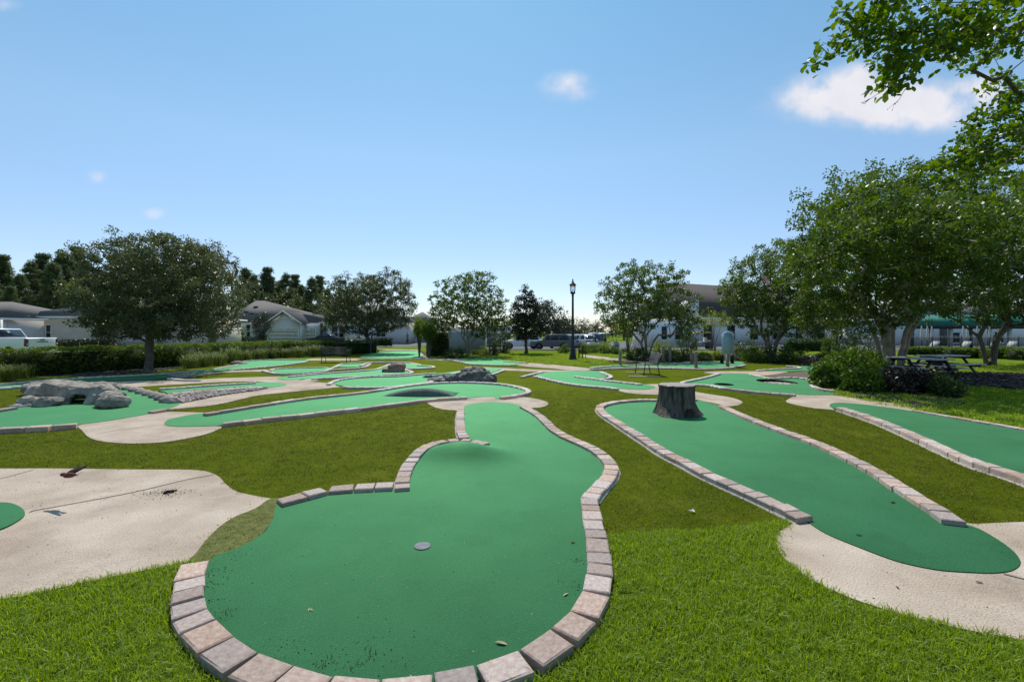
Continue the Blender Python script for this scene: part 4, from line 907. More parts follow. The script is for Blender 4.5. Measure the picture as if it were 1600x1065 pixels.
for (px, py, ww) in [(998, 582.2, .5), (1008, 588.6, .6)]:
    x, y = G(px, py); mb = MB(); mb.box(-ww, ww, -.09, .09, 0, .03); o = mb.build('concrete_pad', M['concrete']); o.location = (x, y, hz(x, y)); o['kind'] = 'structure'

def wpost(px, py, top, label, r=.075, m='wood'):
    x, y = G(px, py); ppm = F / y; h = (py - top) / ppm
    mb = MB(); mb.lathe([(r, 0), (r * .98, h * .5), (r * .97, h - .03), (r * .8, h)], 12); o = mb.build('wooden_post', M[m], smooth=False); o.location = (x, y, hz(x, y)); tag(o, label, 'post', 'wooden posts'); return o
wpost(969, 572, 547, 'grey wooden post standing alone left of the bench at centre right')
wpost(1087.5, 575, 549, 'grey wooden post on the turf edge in front of the golf cart')
wpost(1081, 568, 551, 'grey wooden post just behind and left of the post before the golf cart')
wpost(1047, 567, 541, 'grey wooden post right of a pair before the bush beyond the bench')
wpost(1036, 567, 541, 'grey wooden post left of a pair before the bush beyond the bench')
wpost(1025, 568, 548, 'grey wooden post nearest to the backrest of the centre right bench')
wpost(1117, 556, 539, 'yellowish wooden post beside the golf cart')
wpost(765, 556, 527, 'taller yellowish post right of the white wall')
wpost(771.5, 555, 533, 'short pale yellow post right of the white wall', r=.09)
for k, px in enumerate((1128, 1144)):
    x, y = G(px, 568); mb = MB(); mb.lathe([(.09, 0), (.09, .42), (.08, .47), (.03, .49)], 12); o = mb.build('bollard', M['black']); o.location = (x, y, 0)
    tag(o, 'short black bollard left of the blue sign post' if k == 0 else 'short black bollard right of the blue sign post', 'bollard', 'black bollards')
x, y = G(1137, 573); sg = empty('sign', (x, y, 0), 0, 'pale blue arched information board on a wooden post', 'sign')
mb = MB(); mb.cbox((0, 0, .35), (.11, .11, .7)); mb.build('post', M['wood'], sg)
mb = MB(); pl = [(-.29, .62), (.29, .62), (.29, 1.58), (.24, 1.58), (.2, 1.64), (.1, 1.70), (0, 1.72), (-.1, 1.70), (-.2, 1.64), (-.24, 1.58), (-.29, 1.58)]; mb.prism(pl, -.06, -.02); mb.build('board', M['blue'], sg)
mb = MB(); mb.prism([(-.2, .7), (.2, .7), (.2, 1.5), (.12, 1.60), (0, 1.63), (-.12, 1.60), (-.2, 1.5)], -.075, -.06); mb.build('face_panel', mat('sign_face', (.27, .43, .51), .45, var=.05), sg)

# bicycle rack by the lamp
x, y = G(906, 560); rk = empty('bike_rack', (x, y, 0), 0, 'black hooped bicycle rack beside the lamp post', 'bike rack')
for q in range(3):
    mb = MB(); xx = -.25 + q * .22; mb.tube([(xx, 0, 0), (xx, 0, .7), (xx + .05, 0, .86), (xx + .13, 0, .9), (xx + .2, 0, .8), (xx + .2, .25, 0)], [.02] * 6, 6, True); mb.build('hoop', M['black'], rk)

def picnic(px, py, rz, L_, label):
    x, y = G(px, py); t = empty('picnic_table', (x, y, 0), rz, label, 'picnic table')
    for q in range(5):
        mb = MB(); mb.cbox((0, -.30 + q * .15, .745), (L_, .14, .045)); mb.build('plank', M['plastic'], t, bevel=.008)
    for s_ in (-1, 1):
        for q in range(2):
            mb = MB(); mb.cbox((0, s_ * (.66 + q * .145), .455), (L_, .135, .045)); mb.build('plank', M['plastic'], t, bevel=.008)
    for sx in (-1, 1):
        xx = sx * L_ * .36
        for s_ in (-1, 1):
            mb = MB(); mb.cbox((xx, s_ * .5, .36), (.09, .05, .90), rx=s_ * .62); mb.build('leg', M['plasticd'], t)
        mb = MB(); mb.cbox((xx + .07, 0, .40), (.05, 1.6, .10)); mb.cbox((xx + .07, 0, .69), (.05, .74, .09)); mb.build('crossbar', M['plasticd'], t)
    return t
picnic(1436, 593, math.radians(96), 1.8, 'grey plank picnic table seen end on behind the tree with several trunks')
picnic(1472, 585.5, math.radians(14), 1.8, 'longer grey picnic table seen side on, right of the end on table')

# ------------------------------------------------------------------ cars
def car(label, loc, rz, kind, m, glassm='glass', group=None):
    c = empty({'suv': 'parked_suv', 'sedan': 'parked_car', 'pickup': 'pickup_truck'}[kind], loc, rz, label, {'suv': 'suv', 'sedan': 'car', 'pickup': 'pickup truck'}[kind], group)
    if kind == 'pickup': L_, W2, wb, r = 5.85, 1.0, 1.85, .41; belt, roof = 1.22, 1.92
    elif kind == 'suv': L_, W2, wb, r = 4.75, .94, 1.38, .37; belt, roof = 1.08, 1.74
    else: L_, W2, wb, r = 4.7, .92, 1.38, .33; belt, roof = .92, 1.43
    h = L_ / 2
    def arch(cx): return [(cx + (r + .06) * math.cos(a), .32 + (r + .06) * math.sin(a)) for a in np.linspace(math.pi, 0, 9)]
    bot = [(-h + .05, .34)] + arch(-wb) + arch(wb) + [(h - .05, .34)]
    if kind == 'pickup': top = [(h, .5), (h, 1.0), (h - .1, 1.15), (.95, 1.24), (-.62, 1.26), (-.64, 1.32), (-h + .04, 1.32), (-h, 1.25), (-h, .55)]
    elif kind == 'suv': top = [(h, .5), (h, .8), (h - .15, .95), (1.05, 1.08), (-h + .05, 1.10), (-h, 1.0), (-h, .5)]
    else: top = [(h, .45), (h, .66), (h - .2, .78), (1.0, .92), (-h + .5, .96), (-h + .03, .92), (-h, .8), (-h, .45)]
    def wf(z): return W2 - .05 * max(0, (z - .8)) - .04 * max(0, .6 - z)
    mb = MB(); mb.prism(bot + top, 0, 0, w=wf); mb.build('body', m, c, bevel=.03)
    if kind == 'pickup': gh = [(1.25, 1.22), (.55, 1.84), (.2, 1.92), (-1.3, 1.90), (-1.62, 1.26)] ; gh = [(x + .55, z) for x, z in gh]
    elif kind == 'suv': gh = [(1.15, 1.05), (.35, 1.64), (.0, 1.72), (-1.6, 1.72), (-1.95, 1.62), (-2.3, 1.08)]
    else: gh = [(1.05, .9), (.25, 1.36), (-.2, 1.43), (-.9, 1.40), (-1.75, .95)]
    z0 = gh[0][1]
    def wg(z): return W2 - .06 - .30 * max(0, z - z0)
    mb = MB(); mb.prism(gh, 0, 0, w=wg); mb.build('cabin', m, c, bevel=.03)
    # side glass, proud of the cabin
    zt = gh[2][1] - .10; fr = gh[0][0]; bk = gh[-1][0]
    cuts = {'pickup': [(.62, .58, 1.52, 1.05), (.60, -.02, .54, -.02), (-.1, -.92, -.1, -.78)], 'suv': [(.98, .15, .45, .15), (.07, -.85, .07, -.85), (-.93, -2.02, -.93, -1.75)], 'sedan': [(.85, .0, .35, .0), (-.08, -1.25, -.08, -.95)]}[kind]
    if kind == 'pickup': cuts = [(1.62, .72, 1.12, .72), (.64, -.98, .64, -.72)]
    for (a, b, a2_, b2) in cuts:
        for sd in (-1, 1):
            zb = z0 + .04; q = [(a, zb), (b, zb), (b2, zt), (a2_, zt)]
            V = [(x_, sd * (wg(z_) + .012), z_) for x_, z_ in q] + [(x_, sd * (wg(z_) - .03), z_) for x_, z_ in q]
            mb = MB(); mb.add(V, [[0, 1, 2, 3], [7, 6, 5, 4], [0, 4, 5, 1], [1, 5, 6, 2], [2, 6, 7, 3], [3, 7, 4, 0]]); mb.build('side_window', M[glassm], c)
    for nm, (p, q_) in {'windscreen': (gh[0], gh[1]), 'rear_window': (gh[-2] if kind != 'pickup' else gh[-2], gh[-1])}.items():
        d = Vector((q_[0] - p[0], q_[1] - p[1])); nn = Vector((d.y, -d.x)).normalized() * .015
        if nm == 'windscreen' and nn.x < 0: nn = -nn
        if nm == 'rear_window' and nn.x > 0: nn = -nn
        a = Vector(p) + d * .1 + nn; b = Vector(p) + d * .85 + nn; 
        V = [(a.x, -(wg(a.y) - .08), a.y), (a.x, wg(a.y) - .08, a.y), (b.x, wg(b.y) - .08, b.y), (b.x, -(wg(b.y) - .08), b.y)]
        V += [(x_ - nn.x * 2.5, y_, z_ - nn.y * 2.5) for x_, y_, z_ in V]
        mb = MB(); mb.add(V, [[0, 1, 2, 3], [7, 6, 5, 4], [0, 4, 5, 1], [1, 5, 6, 2], [2, 6, 7, 3], [3, 7, 4, 0]]); mb.build(nm, M[glassm], c)
    for cx in (-wb, wb):
        for sd in (-1, 1):
            mb = MB(); yc = sd * (W2 - .14); mb.lathe([(r * .6, -.11), (r * .97, -.11), (r, -.08), (r, .08), (r * .97, .11), (r * .6, .11)], 20, (cx, yc, r), 'y'); wh = mb.build('wheel', M['tyre'], c)
            mb = MB(); mb.lathe([(r * .62, -.04), (r * .62, .04), (r * .5, .06), (r * .12, .04)] if sd > 0 else [(r * .12, -.04), (r * .5, -.06), (r * .62, -.04), (r * .62, .04)], 12, (cx, yc + sd * .085, r), 'y'); mb.build('rim', M['rim'], wh)
    for sd in (-1, 1):
        mb = MB(); zz = (.62 if kind != 'pickup' else .95) + (.1 if kind == 'suv' else 0); mb.cbox((h - .04, sd * (W2 - .22), zz), (.12, .34, .16)); mb.build('headlight', M['lampwhite'], c)
        if kind == 'pickup':
            mb = MB(); mb.cbox((-h + .05, sd * (W2 - .085), 1.03), (.14, .15, .46)); tl = mb.build('tail_lamp', M['red'], c, bevel=.01)
            mb = MB(); mb.cbox((-h - .022, sd * (W2 - .085), .93), (.012, .09, .10)); mb.build('reversing_lamp', M['lampwhite'], tl)
        else:
            mb = MB(); mb.cbox((-h + .05, sd * (W2 - .16), .90 if kind == 'suv' else .78), (.14, .28, .14)); mb.build('tail_lamp', M['red'], c)
        mb = MB(); mb.cbox((fr - .45, sd * (W2 + .10), z0 + .08), (.14, .2, .14)); mb.build('mirror', m, c, bevel=.02)
    if kind == 'pickup':
        mb = MB(); mb.cbox((-h - .05, 0, .56), (.16, 1.86, .20)); bp = mb.build('rear_bumper', m, c, bevel=.03)
        mb = MB(); mb.cbox((-h - .135, 0, .56), (.02, .62, .16)); mb.build('number_plate_recess', M['black'], bp)
        mb = MB(); mb.cbox((-h - .15, 0, .56), (.012, .32, .13)); mb.build('number_plate', M['steel'], bp)
        mb = MB(); mb.cbox((-h - .008, 0, 1.02), (.03, 1.52, .56)); tg = mb.build('tailgate', m, c, bevel=.012)
        mb = MB(); mb.cbox((-h - .03, 0, 1.20), (.02, .28, .07)); mb.build('handle', M['black'], tg)
        mb = MB()
        for q in range(6): mb.cbox((-h - .028, (q - 2.5) * .115, 1.07), (.012, .085, .065))
        mb.build('badge', M['black'], tg)
    return c
Zt = 28.0; tx0 = X_at(40, Zt)
car('white pickup truck with black wheels parked behind the left hedge', (tx0 - 2.93, Zt + 1.0, hz(tx0, Zt) - .02), math.pi, 'pickup', M['carwhite'])
def pcar(label, pxc, Zd, rz, kind, m): return car(label, (X_at(pxc, Zd), Zd, hz(X_at(pxc, Zd), Zd) + .03), rz, kind, m, group='cars parked by the far lawn')
pcar('white suv facing left behind the magnolia tree', 815, 54, math.pi, 'suv', M['carwhite'])
pcar('dark grey suv right behind the white one, left of the lamp post', 862, 52, math.pi - .15, 'suv', M['cargrey'])
pcar('silver suv immediately left of the lamp post', 879, 55, math.pi / 2 + .35, 'suv', M['carsilver'])
pcar('white car just right of the lamp post', 906, 57, math.pi / 2 + .5, 'suv', M['carwhite'])
pcar('dark blue car furthest right in the row of parked cars', 919, 60, math.pi / 2 + .4, 'suv', M['carblue'])
pcar('black car half hidden behind the lamp post', 890, 62, math.pi / 2 + .2, 'suv', M['carblack'])
car('black sedan on the driveway of the gabled house', (X_at(508, 62), 62, .05), math.pi - .1, 'sedan', M['carblack'])

def cart(label, px, Zd, rz, roofm, bodym, seatm):
    x = X_at(px, Zd); c = empty('golf_cart', (x, Zd, hz(x, Zd) + .03), rz, label, 'golf cart')
    mb = MB(); mb.prism([(-1.15, .35), (1.15, .35), (1.2, .55), (1.05, .85), (.75, .9), (.6, .42), (-.2, .42), (-.25, .78), (-1.0, .8), (-1.2, .6)], -.55, .55); mb.build('body', bodym, c, bevel=.03)
    mb = MB(); mb.prism([(-1.0, 1.80), (-.9, 1.86), (-.3, 1.92), (.4, 1.90), (.95, 1.80), (.95, 1.76), (-1.0, 1.76)], -.6, .6); mb.build('roof', roofm, c, bevel=.02)
    for (a, b) in ((.62, .9), (-.85, -.75)):
        for s_ in (-.52, .52): mb = MB(); mb.bar((b if a > 0 else a, s_, .75), (a if a > 0 else b, s_, 1.78), .022); mb.build('roof_post', M['black'], c)
    mb = MB(); mb.cbox((-.1, 0, .82), (.5, 1.0, .12)); mb.build('seat', seatm, c, bevel=.02)
    mb = MB(); mb.cbox((-.38, 0, 1.1), (.12, 1.0, .45), ry=-.12); mb.build('backrest', seatm, c, bevel=.02)
    mb = MB(); mb.cbox((-.85, 0, .9), (.45, 1.0, .12)); mb.build('rear_seat', seatm, c, bevel=.02)
    mb = MB(); mb.bar((.72, .25, .85), (.45, .25, 1.05), .018); mb.lathe([(.16, -.01), (.18, 0), (.16, .01)], 14, (.45, .25, 1.07)); mb.build('steering_wheel', M['black'], c)
    for cx in (-.78, .82):
        for s_ in (-.5, .5):
            mb = MB(); mb.lathe([(.12, -.1), (.24, -.1), (.25, 0), (.24, .1), (.12, .1)], 16, (cx, s_, .25), 'y'); wh = mb.build('wheel', M['tyre'], c)
            mb = MB(); mb.lathe([(.11, -.11), (.13, 0), (.11, .11)], 10, (cx, s_, .25), 'y'); mb.build('rim', M['steel'], wh)
    return c
cart('black golf cart with yellow roof and cream seats beside the blue sign', 1096, 48, math.pi - .1, M['yellow'], M['carblack'], M['cream'])
cart('golf cart with white roof parked left of the yellow green bush', 950, 52, .1, M['white'], M['carsilver'], M['carblack'])
cart('golf cart with white roof next to the row of parked cars', 934, 54, .1, M['white'], M['carwhite'], M['carblack'])

# ------------------------------------------------------------------ houses
def window(parent, x, z, ww, hh, y=-.0, mull=1, mullx=0, fm='trim'):
    f = MB(); t = .09
    f.box(x - ww / 2 - t, x + ww / 2 + t, y - .06, y + .02, z - t, z); f.box(x - ww / 2 - t, x + ww / 2 + t, y - .06, y + .02, z + hh, z + hh + t)
    f.box(x - ww / 2 - t, x - ww / 2, y - .055, y + .02, z, z + hh); f.box(x + ww / 2, x + ww / 2 + t, y - .055, y + .02, z, z + hh)
    for q in range(1, mull + 1): f.box(x - ww / 2, x + ww / 2, y - .04, y, z + hh * q / (mull + 1) - .025, z + hh * q / (mull + 1) + .025)
    for q in range(1, mullx + 1): f.box(x + ww * (q / (mullx + 1) - .5) - .025, x + ww * (q / (mullx + 1) - .5) + .025, y - .045, y, z, z + hh)
    o = f.build('window', M[fm], parent)
    g = MB(); g.box(x - ww / 2, x + ww / 2, y - .02, y - .012, z, z + hh); g.build('pane', M['glass'], o)
    s_ = MB(); s_.box(x - ww / 2 - t - .05, x + ww / 2 + t + .05, y - .12, y - .062, z - t - .04, z - t + .02); s_.build('sill', M[fm], o)
def garage(parent, x, ww, y=0, hh=2.15, m='garage'):
    f = MB(); f.box(x - ww / 2 - .12, x - ww / 2, y - .06, y + .02, 0, hh + .12); f.box(x + ww / 2, x + ww / 2 + .12, y - .06, y + .02, 0, hh + .12); f.box(x - ww / 2, x + ww / 2, y - .06, y + .02, hh, hh + .12)
    d = f.build('garage_door', M['trim'], parent)
    nr, ncol = 4, max(2, int(ww / .62)); first = None
    for r_ in range(nr):
        mb = MB(); mb.box(x - ww / 2, x + ww / 2, y - .02, y - .005, r_ * hh / nr + .008, (r_ + 1) * hh / nr - .008)
        for c_ in range(ncol):
            a = x - ww / 2 + (c_ + .12) * ww / ncol; b = x - ww / 2 + (c_ + .88) * ww / ncol
            mb.box(a, b, y - .032, y - .0205, r_ * hh / nr + .1, (r_ + 1) * hh / nr - .1)
        mb.build('panel', M[m], d)
def hip(parent, x0, x1, y0, y1, ze, zr, ov=.45, m='shingle', ridge=None, soff='trim'):
    x0 -= ov; x1 += ov; y0 -= ov; y1 += ov; ym = (y0 + y1) / 2; d = (y1 - y0) / 2 * .95
    ra, rb = ridge if ridge else (x0 + d, x1 - d)
    if ra > rb: ra = rb = (x0 + x1) / 2
    mb = MB(); mb.add([(x0, y0, ze), (x1, y0, ze), (x1, y1, ze), (x0, y1, ze), (ra, ym, zr), (rb, ym, zr), ], [[0, 1, 5, 4], [1, 2, 5], [2, 3, 4, 5], [3, 0, 4], [3, 2, 1, 0]])
    r = mb.build('roof', M[m], parent)
    f = MB(); f.box(x0 - .02, x1 + .02, y0 - .03, y0 - .002, ze - .16, ze + .03); f.box(x0 - .03, x0 - .002, y0, y1, ze - .16, ze + .03); f.box(x1 + .002, x1 + .03, y0, y1, ze - .16, ze + .03); f.box(x0, x1, y0, y1, ze - .03, ze - .004); f.build('fascia', M[soff], r)
    return r
def vent(roof, x, y, z, m='black'):
    mb = MB(); mb.cbox((x, y, z), (.25, .25, .3)); mb.build('roof_vent', M[m], roof)
# far left house sliver
Zh = 40.5; hA = empty('house', (X_at(-40, Zh), Zh, 0), 0, 'pale bungalow cut off by the left edge of the photo', 'house')
mb = MB(); mb.box(-8, 2.6, 0, 10, 0, 2.75); mb.build('wall', M['siding3'], hA); hip(hA, -8, 2.6, 0, 10, 2.9, 4.7, m='shingle'); mb = MB(); mb.box(2.35, 2.62, -.05, .25, 0, 2.7); mb.build('corner_trim', M['trim'], hA)
mb = MB(); mb.box(2.9, 3.15, -.8, -.55, 0, 2.75); mb.build('porch_post', M['trim'], hA)
# left house with taupe siding
Zh = 44.0; hB = empty('house', (X_at(12, Zh), Zh, 0), 0, 'bungalow with taupe siding and white garage door behind the pickup truck', 'house')
xa, xb = 0, X_at(150, Zh) - X_at(12, Zh); xc = X_at(262, Zh) - X_at(12, Zh)
mb = MB(); mb.box(xa, xb, 0, 12, .0, 3.05); wB = mb.build('wall', M['siding'], hB)
mb = MB(); mb.box(xb, xc, 1.2, 12, 0, 3.04); mb.build('garage_wall', M['siding'], hB)
mb = MB(); mb.box(xa + .0, xc, -.06, -.004, 0, .55); mb.build('stone_base', M['stone'], hB)
rB = hip(hB, xa, xc, 0, 12, 3.15, 5.1, ridge=(xa + 6.0, xa + 9.2))
for q in range(14):   # lap siding courses
    mb = MB(); mb.box(xa, xb - .12, -.03, -.002, .56 + q * .178, .56 + q * .178 + .165); mb.build('siding_board', M['siding'], wB)
for px in (148, 11): mb = MB(); xx = X_at(px, Zh) - X_at(12, Zh); mb.box(xx - .1, xx + .12, -.07, .1, 0, 3.04); mb.build('corner_trim', M['trim'], hB)
def wx(px, Zd, ref): return X_at(px, Zd) - X_at(ref, Zd)
window(hB, wx(55, Zh, 12), Z_at(508.5, Zh), .75, .36, -.03, 0, 3); window(hB, wx(42.5, Zh, 12), Z_at(523, Zh), .38, 1.05, -.03); window(hB, wx(76.5, Zh, 12), Z_at(530, Zh), .42, 1.35, -.03)
window(hB, wx(155, Zh, 12), Z_at(530, Zh), .42, 1.3, 1.2)
garage(hB, wx(214, Zh, 12), 4.9, 1.17, 2.3, 'garagew')
for (a, b) in ((27, 489), (36.5, 488.5), (78, 481)): vent(rB, wx(a, Zh, 12), .8 + (489 - b) * .25, 3.45 + (489 - b) * .085)
# gabled house
Zh = 68.0; hC = empty('house', (X_at(270, Zh), Zh, 0), 0, 'greige house with a front gable over double garage doors', 'house')
w_ = lambda px, zz=Zh: X_at(px, zz) - X_at(270, Zh)
mb = MB(); mb.box(0, w_(497), 3, 15, 0, 2.95); mb.build('wall', M['siding2'], hC)
rC = hip(hC, w_(330), w_(497), 3, 15, 3.05, 7.0, ridge=(w_(400, 77), w_(413, 77)), ov=.6)
r2 = hip(hC, 0, w_(352), 3.2, 12, 3.0, 5.2, ov=.5)
mb = MB(); mb.prism([(w_(418), 0), (w_(471), 0), (w_(471), 2.95), (w_(444.5), 4.6), (w_(418), 2.95)], 0, 6); mb.build('gable_wall', M['siding2'], hC)
for q in range(11): mb = MB(); mb.box(w_(418.5), w_(470.5), -.03, -.003, 2.25 + q * .0 + q * .0 if q == 0 else 0 + .0, .0) if False else None
mb = MB(); gx0, gxm, gx1 = w_(415.5), w_(444.5), w_(473.5)
for (a, b) in ((gx0, gxm), (gx1, gxm)): mb.add([(a, -.5, 2.85), (b, -.5, 4.72), (b, 9, 4.72), (a, 9, 2.85), (a, -.5, 2.97), (b, -.5, 4.86), (b, 9, 4.86), (a, 9, 2.97)], [[0, 1, 2, 3], [7, 6, 5, 4], [0, 4, 5, 1], [0, 3, 7, 4]])
rg = mb.build('gable_roof', M['shingle'], hC)
mb = MB()
for (a, b) in ((gx0 - .05, gxm), (gx1 + .05, gxm)): mb.add([(a, -.56, 2.80), (b, -.56, 4.70), (b, -.51, 4.70), (a, -.51, 2.80), (a, -.56, 3.0), (b, -.56, 4.90), (b, -.51, 4.9), (a, -.51, 3.0)], [[0, 1, 5, 4], [1, 2, 6, 5], [2, 3, 7, 6], [3, 0, 4, 7], [4, 5, 6, 7], [0, 3, 2, 1]])
mb.build('barge_board', M['trim'], rg)
mb = MB(); mb.box(w_(434), w_(455), -.06, -.0, 3.70, 3.85); mb.box(w_(444), w_(445), -.05, 0, 3.85, 4.5); mb.build('gable_trim', M['trim'], hC)
garage(hC, w_(443), 4.4, -.002); 
mb = MB(); mb.box(w_(471), w_(497), 1.0, 5, 0, 2.93); mb.build('side_wall', M['siding2'], hC); garage(hC, w_(482, 69), 2.1, .99)
for px in (418.5, 470.5): mb = MB(); mb.box(w_(px) - .1, w_(px) + .1, -.08, -.032, 0, 2.9); mb.build('corner_trim', M['trim'], hC)
window(hC, w_(323, 71), 1.3, 1.25, 1.3, 3, 1, 0); window(hC, w_(388, 71), .9, .55, 1.9, 3); window(hC, w_(300, 71), 1.3, .8, 1.2, 3)
mb = MB(); mb.box(0, w_(400), 2.9, 2.995, .0, .95); mb.build('stone_base', M['stone'], hC)
mb = MB(); mb.box(0, w_(356), 2.86, 2.89, .93, 1.06); mb.build('base_cap', M['trim'], hC)
for px in (291,): mb = MB(); mb.box(w_(px) - .09, w_(px) + .09, 1.8, 2.0, 0, 2.95); mb.build('porch_post', M['trim'], hC)
for (px, py, dy_) in ((385, 476, 5.5), (400, 472, 7), (393, 478, 5), (416, 484, 4.3)): 
    mb = MB(); mb.cbox((w_(px, 68 + dy_), dy_, 3.05 + (dy_ - 2.4) * .60 + .06), (.7 if py < 480 else .6, .4, .12)); mb.build('roof_vent', M['black'], rC)
# porch house right of it
Zh = 66.0; hD = empty('house', (X_at(497, Zh), Zh, 0), 0, 'pale house with tall white framed windows seen behind the round oak', 'house')
w_ = lambda px, zz=Zh: X_at(px, zz) - X_at(497, Zh)
mb = MB(); mb.box(0.1, w_(628), 2, 12, 0, 3.0); mb.build('wall', M['siding3'], hD); hip(hD, 0.1, w_(628), 2, 12, 3.1, 6.0, ov=.6)
mb = MB(); mb.prism([(w_(540), 0), (w_(582), 0), (w_(582), 2.9), (w_(561), 4.2), (w_(540), 2.9)], -.2, 4); mb.build('gable_wall', M['white'], hD)
mb = MB(); 
for (a, b) in ((w_(538), w_(561)), (w_(584), w_(561))): mb.add([(a, -.6, 2.8), (b, -.6, 4.3), (b, 6, 4.3), (a, 6, 2.8), (a, -.6, 2.95), (b, -.6, 4.45), (b, 6, 4.45), (a, 6, 2.95)], [[0, 1, 2, 3], [7, 6, 5, 4], [0, 4, 5, 1], [0, 3, 7, 4]])
mb.build('gable_roof', M['shingle'], hD)
window(hD, w_(524, 68), .7, 1.0, 1.8, 2); window(hD, w_(533, 68), .7, .8, 1.8, 2); window(hD, w_(591, 68), 1.0, .6, 1.1, 2); window(hD, w_(599, 68), 1.0, .6, 1.1, 2); window(hD, w_(507, 68), .6, .7, 2.0, 2)
for px in (500, 513): mb = MB(); mb.box(w_(px) - .15, w_(px) + .15, .4, .7, 0, 3.0); mb.build('porch_post', M['black'] if px == 500 else M['trim'], hD)
Zh = 75.0; hE = empty('house', (X_at(626, Zh), Zh, 0), 0, 'white garage end of a house between the round oak and the clipped trees', 'house')
w_ = lambda px, zz=Zh: X_at(px, zz) - X_at(626, Zh)
mb = MB(); mb.box(0, w_(672), 0, 12, 0, 2.9); mb.build('wall', M['siding3'], hE); hip(hE, 0, w_(672), 0, 12, 3.0, 5.3, ov=.5); garage(hE, w_(640), 2.5, 0, 2.2, 'garagew')
# pump house: white rendered box by the clipped trees
Zh = 36.0; x = X_at(729, Zh); pw = empty('utility_building', (x, Zh, 0), 0, 'plain white walled utility building behind the many stemmed tree', 'building')
mb = MB(); mb.box(-1.45, 1.42, 0, 3.2, 0, 1.95); mb.build('wall', mat('pale_render', (.42, .47, .47), .8, var=.06, scale=2), pw)
mb = MB(); mb.box(-1.5, 1.47, -.05, 3.25, 1.952, 2.02); mb.build('coping', M['trim'], pw)
# screened building behind it with windows
Zh = 62.0; bl = empty('building', (X_at(772, Zh), Zh, 0), 0, 'low dark building with white windows behind the utility building', 'building')
mb = MB(); mb.box(-1.6, 2.2, 0, 6, 0, 1.6); mb.build('wall', M['stone'], bl); mb = MB(); mb.box(-1.7, 2.3, -.1, 6, 1.6, 2.3); mb.build('upper_wall', M['white'], bl)
for k in range(3): window(bl, -1.1 + k * 1.1, 1.72, .5, .45, -.1, 0)

# clubhouse
Zc = 62.0; rz = math.radians(9); cb_ = empty('clubhouse', (X_at(1005, Zc), Zc, -.3), rz, 'large white clubhouse with a tall brown hip roof behind the trees at right', 'clubhouse')
mb = MB(); mb.box(4, 34, 0, 12, 0, 3.9); mb.build('wall', M['white'], cb_)
mb = MB(); x0, x1, y0, y1, ze, zr = 2.6, 36, -1.0, 13, 3.95, 9.5
mb.add([(x0, y0 + 9, ze), (x1, y0, ze), (x1, y1, ze), (x0, y1, ze), (6.6, 6, zr), (30, 6, zr - .9), (4.0, y0, ze), (5.4, 1.0, ze)], [[6, 1, 5, 4], [1, 2, 5], [2, 3, 4, 5], [3, 0, 4], [0, 6, 4], [0, 3, 2, 1, 6]]); rC_ = mb.build('roof', M['shingle2'], cb_)
mb = MB(); mb.box(3.6, x1, y0 - .06, y0 - .01, ze - .3, ze + .05); mb.build('fascia', M['trim'], rC_)
mb = MB(); mb.box(6.3, 7.2, -1.6, 1.2, 3.9, 6.3); mb.build('dormer_wall', M['white'], cb_)
mb = MB(); mb.box(-.6, 4.6, -2.2, 2.0, 0, 3.6); pv = mb.build('wing_wall', M['white'], cb_)
for (a, ww) in ((1.9, .75), (4.0, 1.1)): window(cb_, a, 1.0, ww, 1.7, -2.2, 0)
for k in range(7): window(cb_, 9.5 + k * 3.6, .9, 1.2, 2.1, 0.0, 1)
mb = MB(); mb.box(4.2, 34, -.4, -.02, 2.95, 3.25); mb.build('string_course', M['trim'], cb_)
# green roofed pool pavilion and its fence
Zp = 46.0; pv = empty('pavilion', (X_at(1422, Zp), Zp, 0), math.radians(-4), 'open pool pavilion with green canopy roof and white columns', 'pavilion')
mb = MB(); mb.add([(0, 0, 2.35), (22, 0, 2.35), (22, 6, 2.35), (0, 6, 2.35), (1.2, 3, 3.5), (20.5, 3, 3.5)], [[0, 1, 5, 4], [1, 2, 5], [2, 3, 4, 5], [3, 0, 4], [3, 2, 1, 0]]); mb.build('canopy_roof', M['canopy'], pv)
mb = MB(); mb.box(-.05, 22.05, -.06, -.01, 2.0, 2.36); mb.build('fascia', M['black'], pv)
for k in range(12): mb = MB(); mb.box(.3 + k * 1.85, .55 + k * 1.85, .2, .45, -.1, 2.33); mb.build('column', M['umb'] if k % 3 else M['black'], pv)
for k, px in enumerate((1440, 1449, 1456, 1505, 1512, 1527, 1534, 1546)):
    Zu = 43.5 + (k % 3) * .7; x = X_at(px, Zu); u = empty('folded_umbrella', (x, Zu, 0), 0, 'closed pale patio umbrella standing in a row behind the black fence', 'umbrella', 'closed umbrellas behind the fence')
    mb = MB(); mb.bar((0, 0, 0), (0, 0, 2.3), .025); mb.build('pole', M['black'], u); mb = MB(); mb.lathe([(.05, .9), (.13, 1.0), (.11, 1.4), (.05, 2.2), (.01, 2.3)], 8); mb.build('canvas', M['umb'], u)
Zk = 56; hs_ = empty('house', (X_at(1440, Zk), Zk, 0), 0, 'pale house with a dark window behind the pool pavilion', 'house')
mb = MB(); mb.box(-4, 20, 0, 8, 0, 3.2); mb.build('wall', M['white'], hs_); hip(hs_, -4, 20, 0, 8, 3.3, 5.5); window(hs_, 4.1, .4, 1.1, 1.2, 0); window(hs_, 9.5, .4, 1.1, 1.3, 0); mb = MB(); mb.box(2.2, 2.9, -.3, -.01, 0, 3.1); mb.build('stone_pier', M['stone'], hs_)
Zf = 38.0; fn = empty('metal_fence', (X_at(1412, Zf), Zf, 0), 0, 'black metal picket fence along the pool area at right', 'fence')
mb = MB(); nP = 150
for k in range(nP): mb.box(k * .12, k * .12 + .018, -.009, .009, .08, 1.35)
mb.build('pickets', M['black'], fn, kind='stuff')
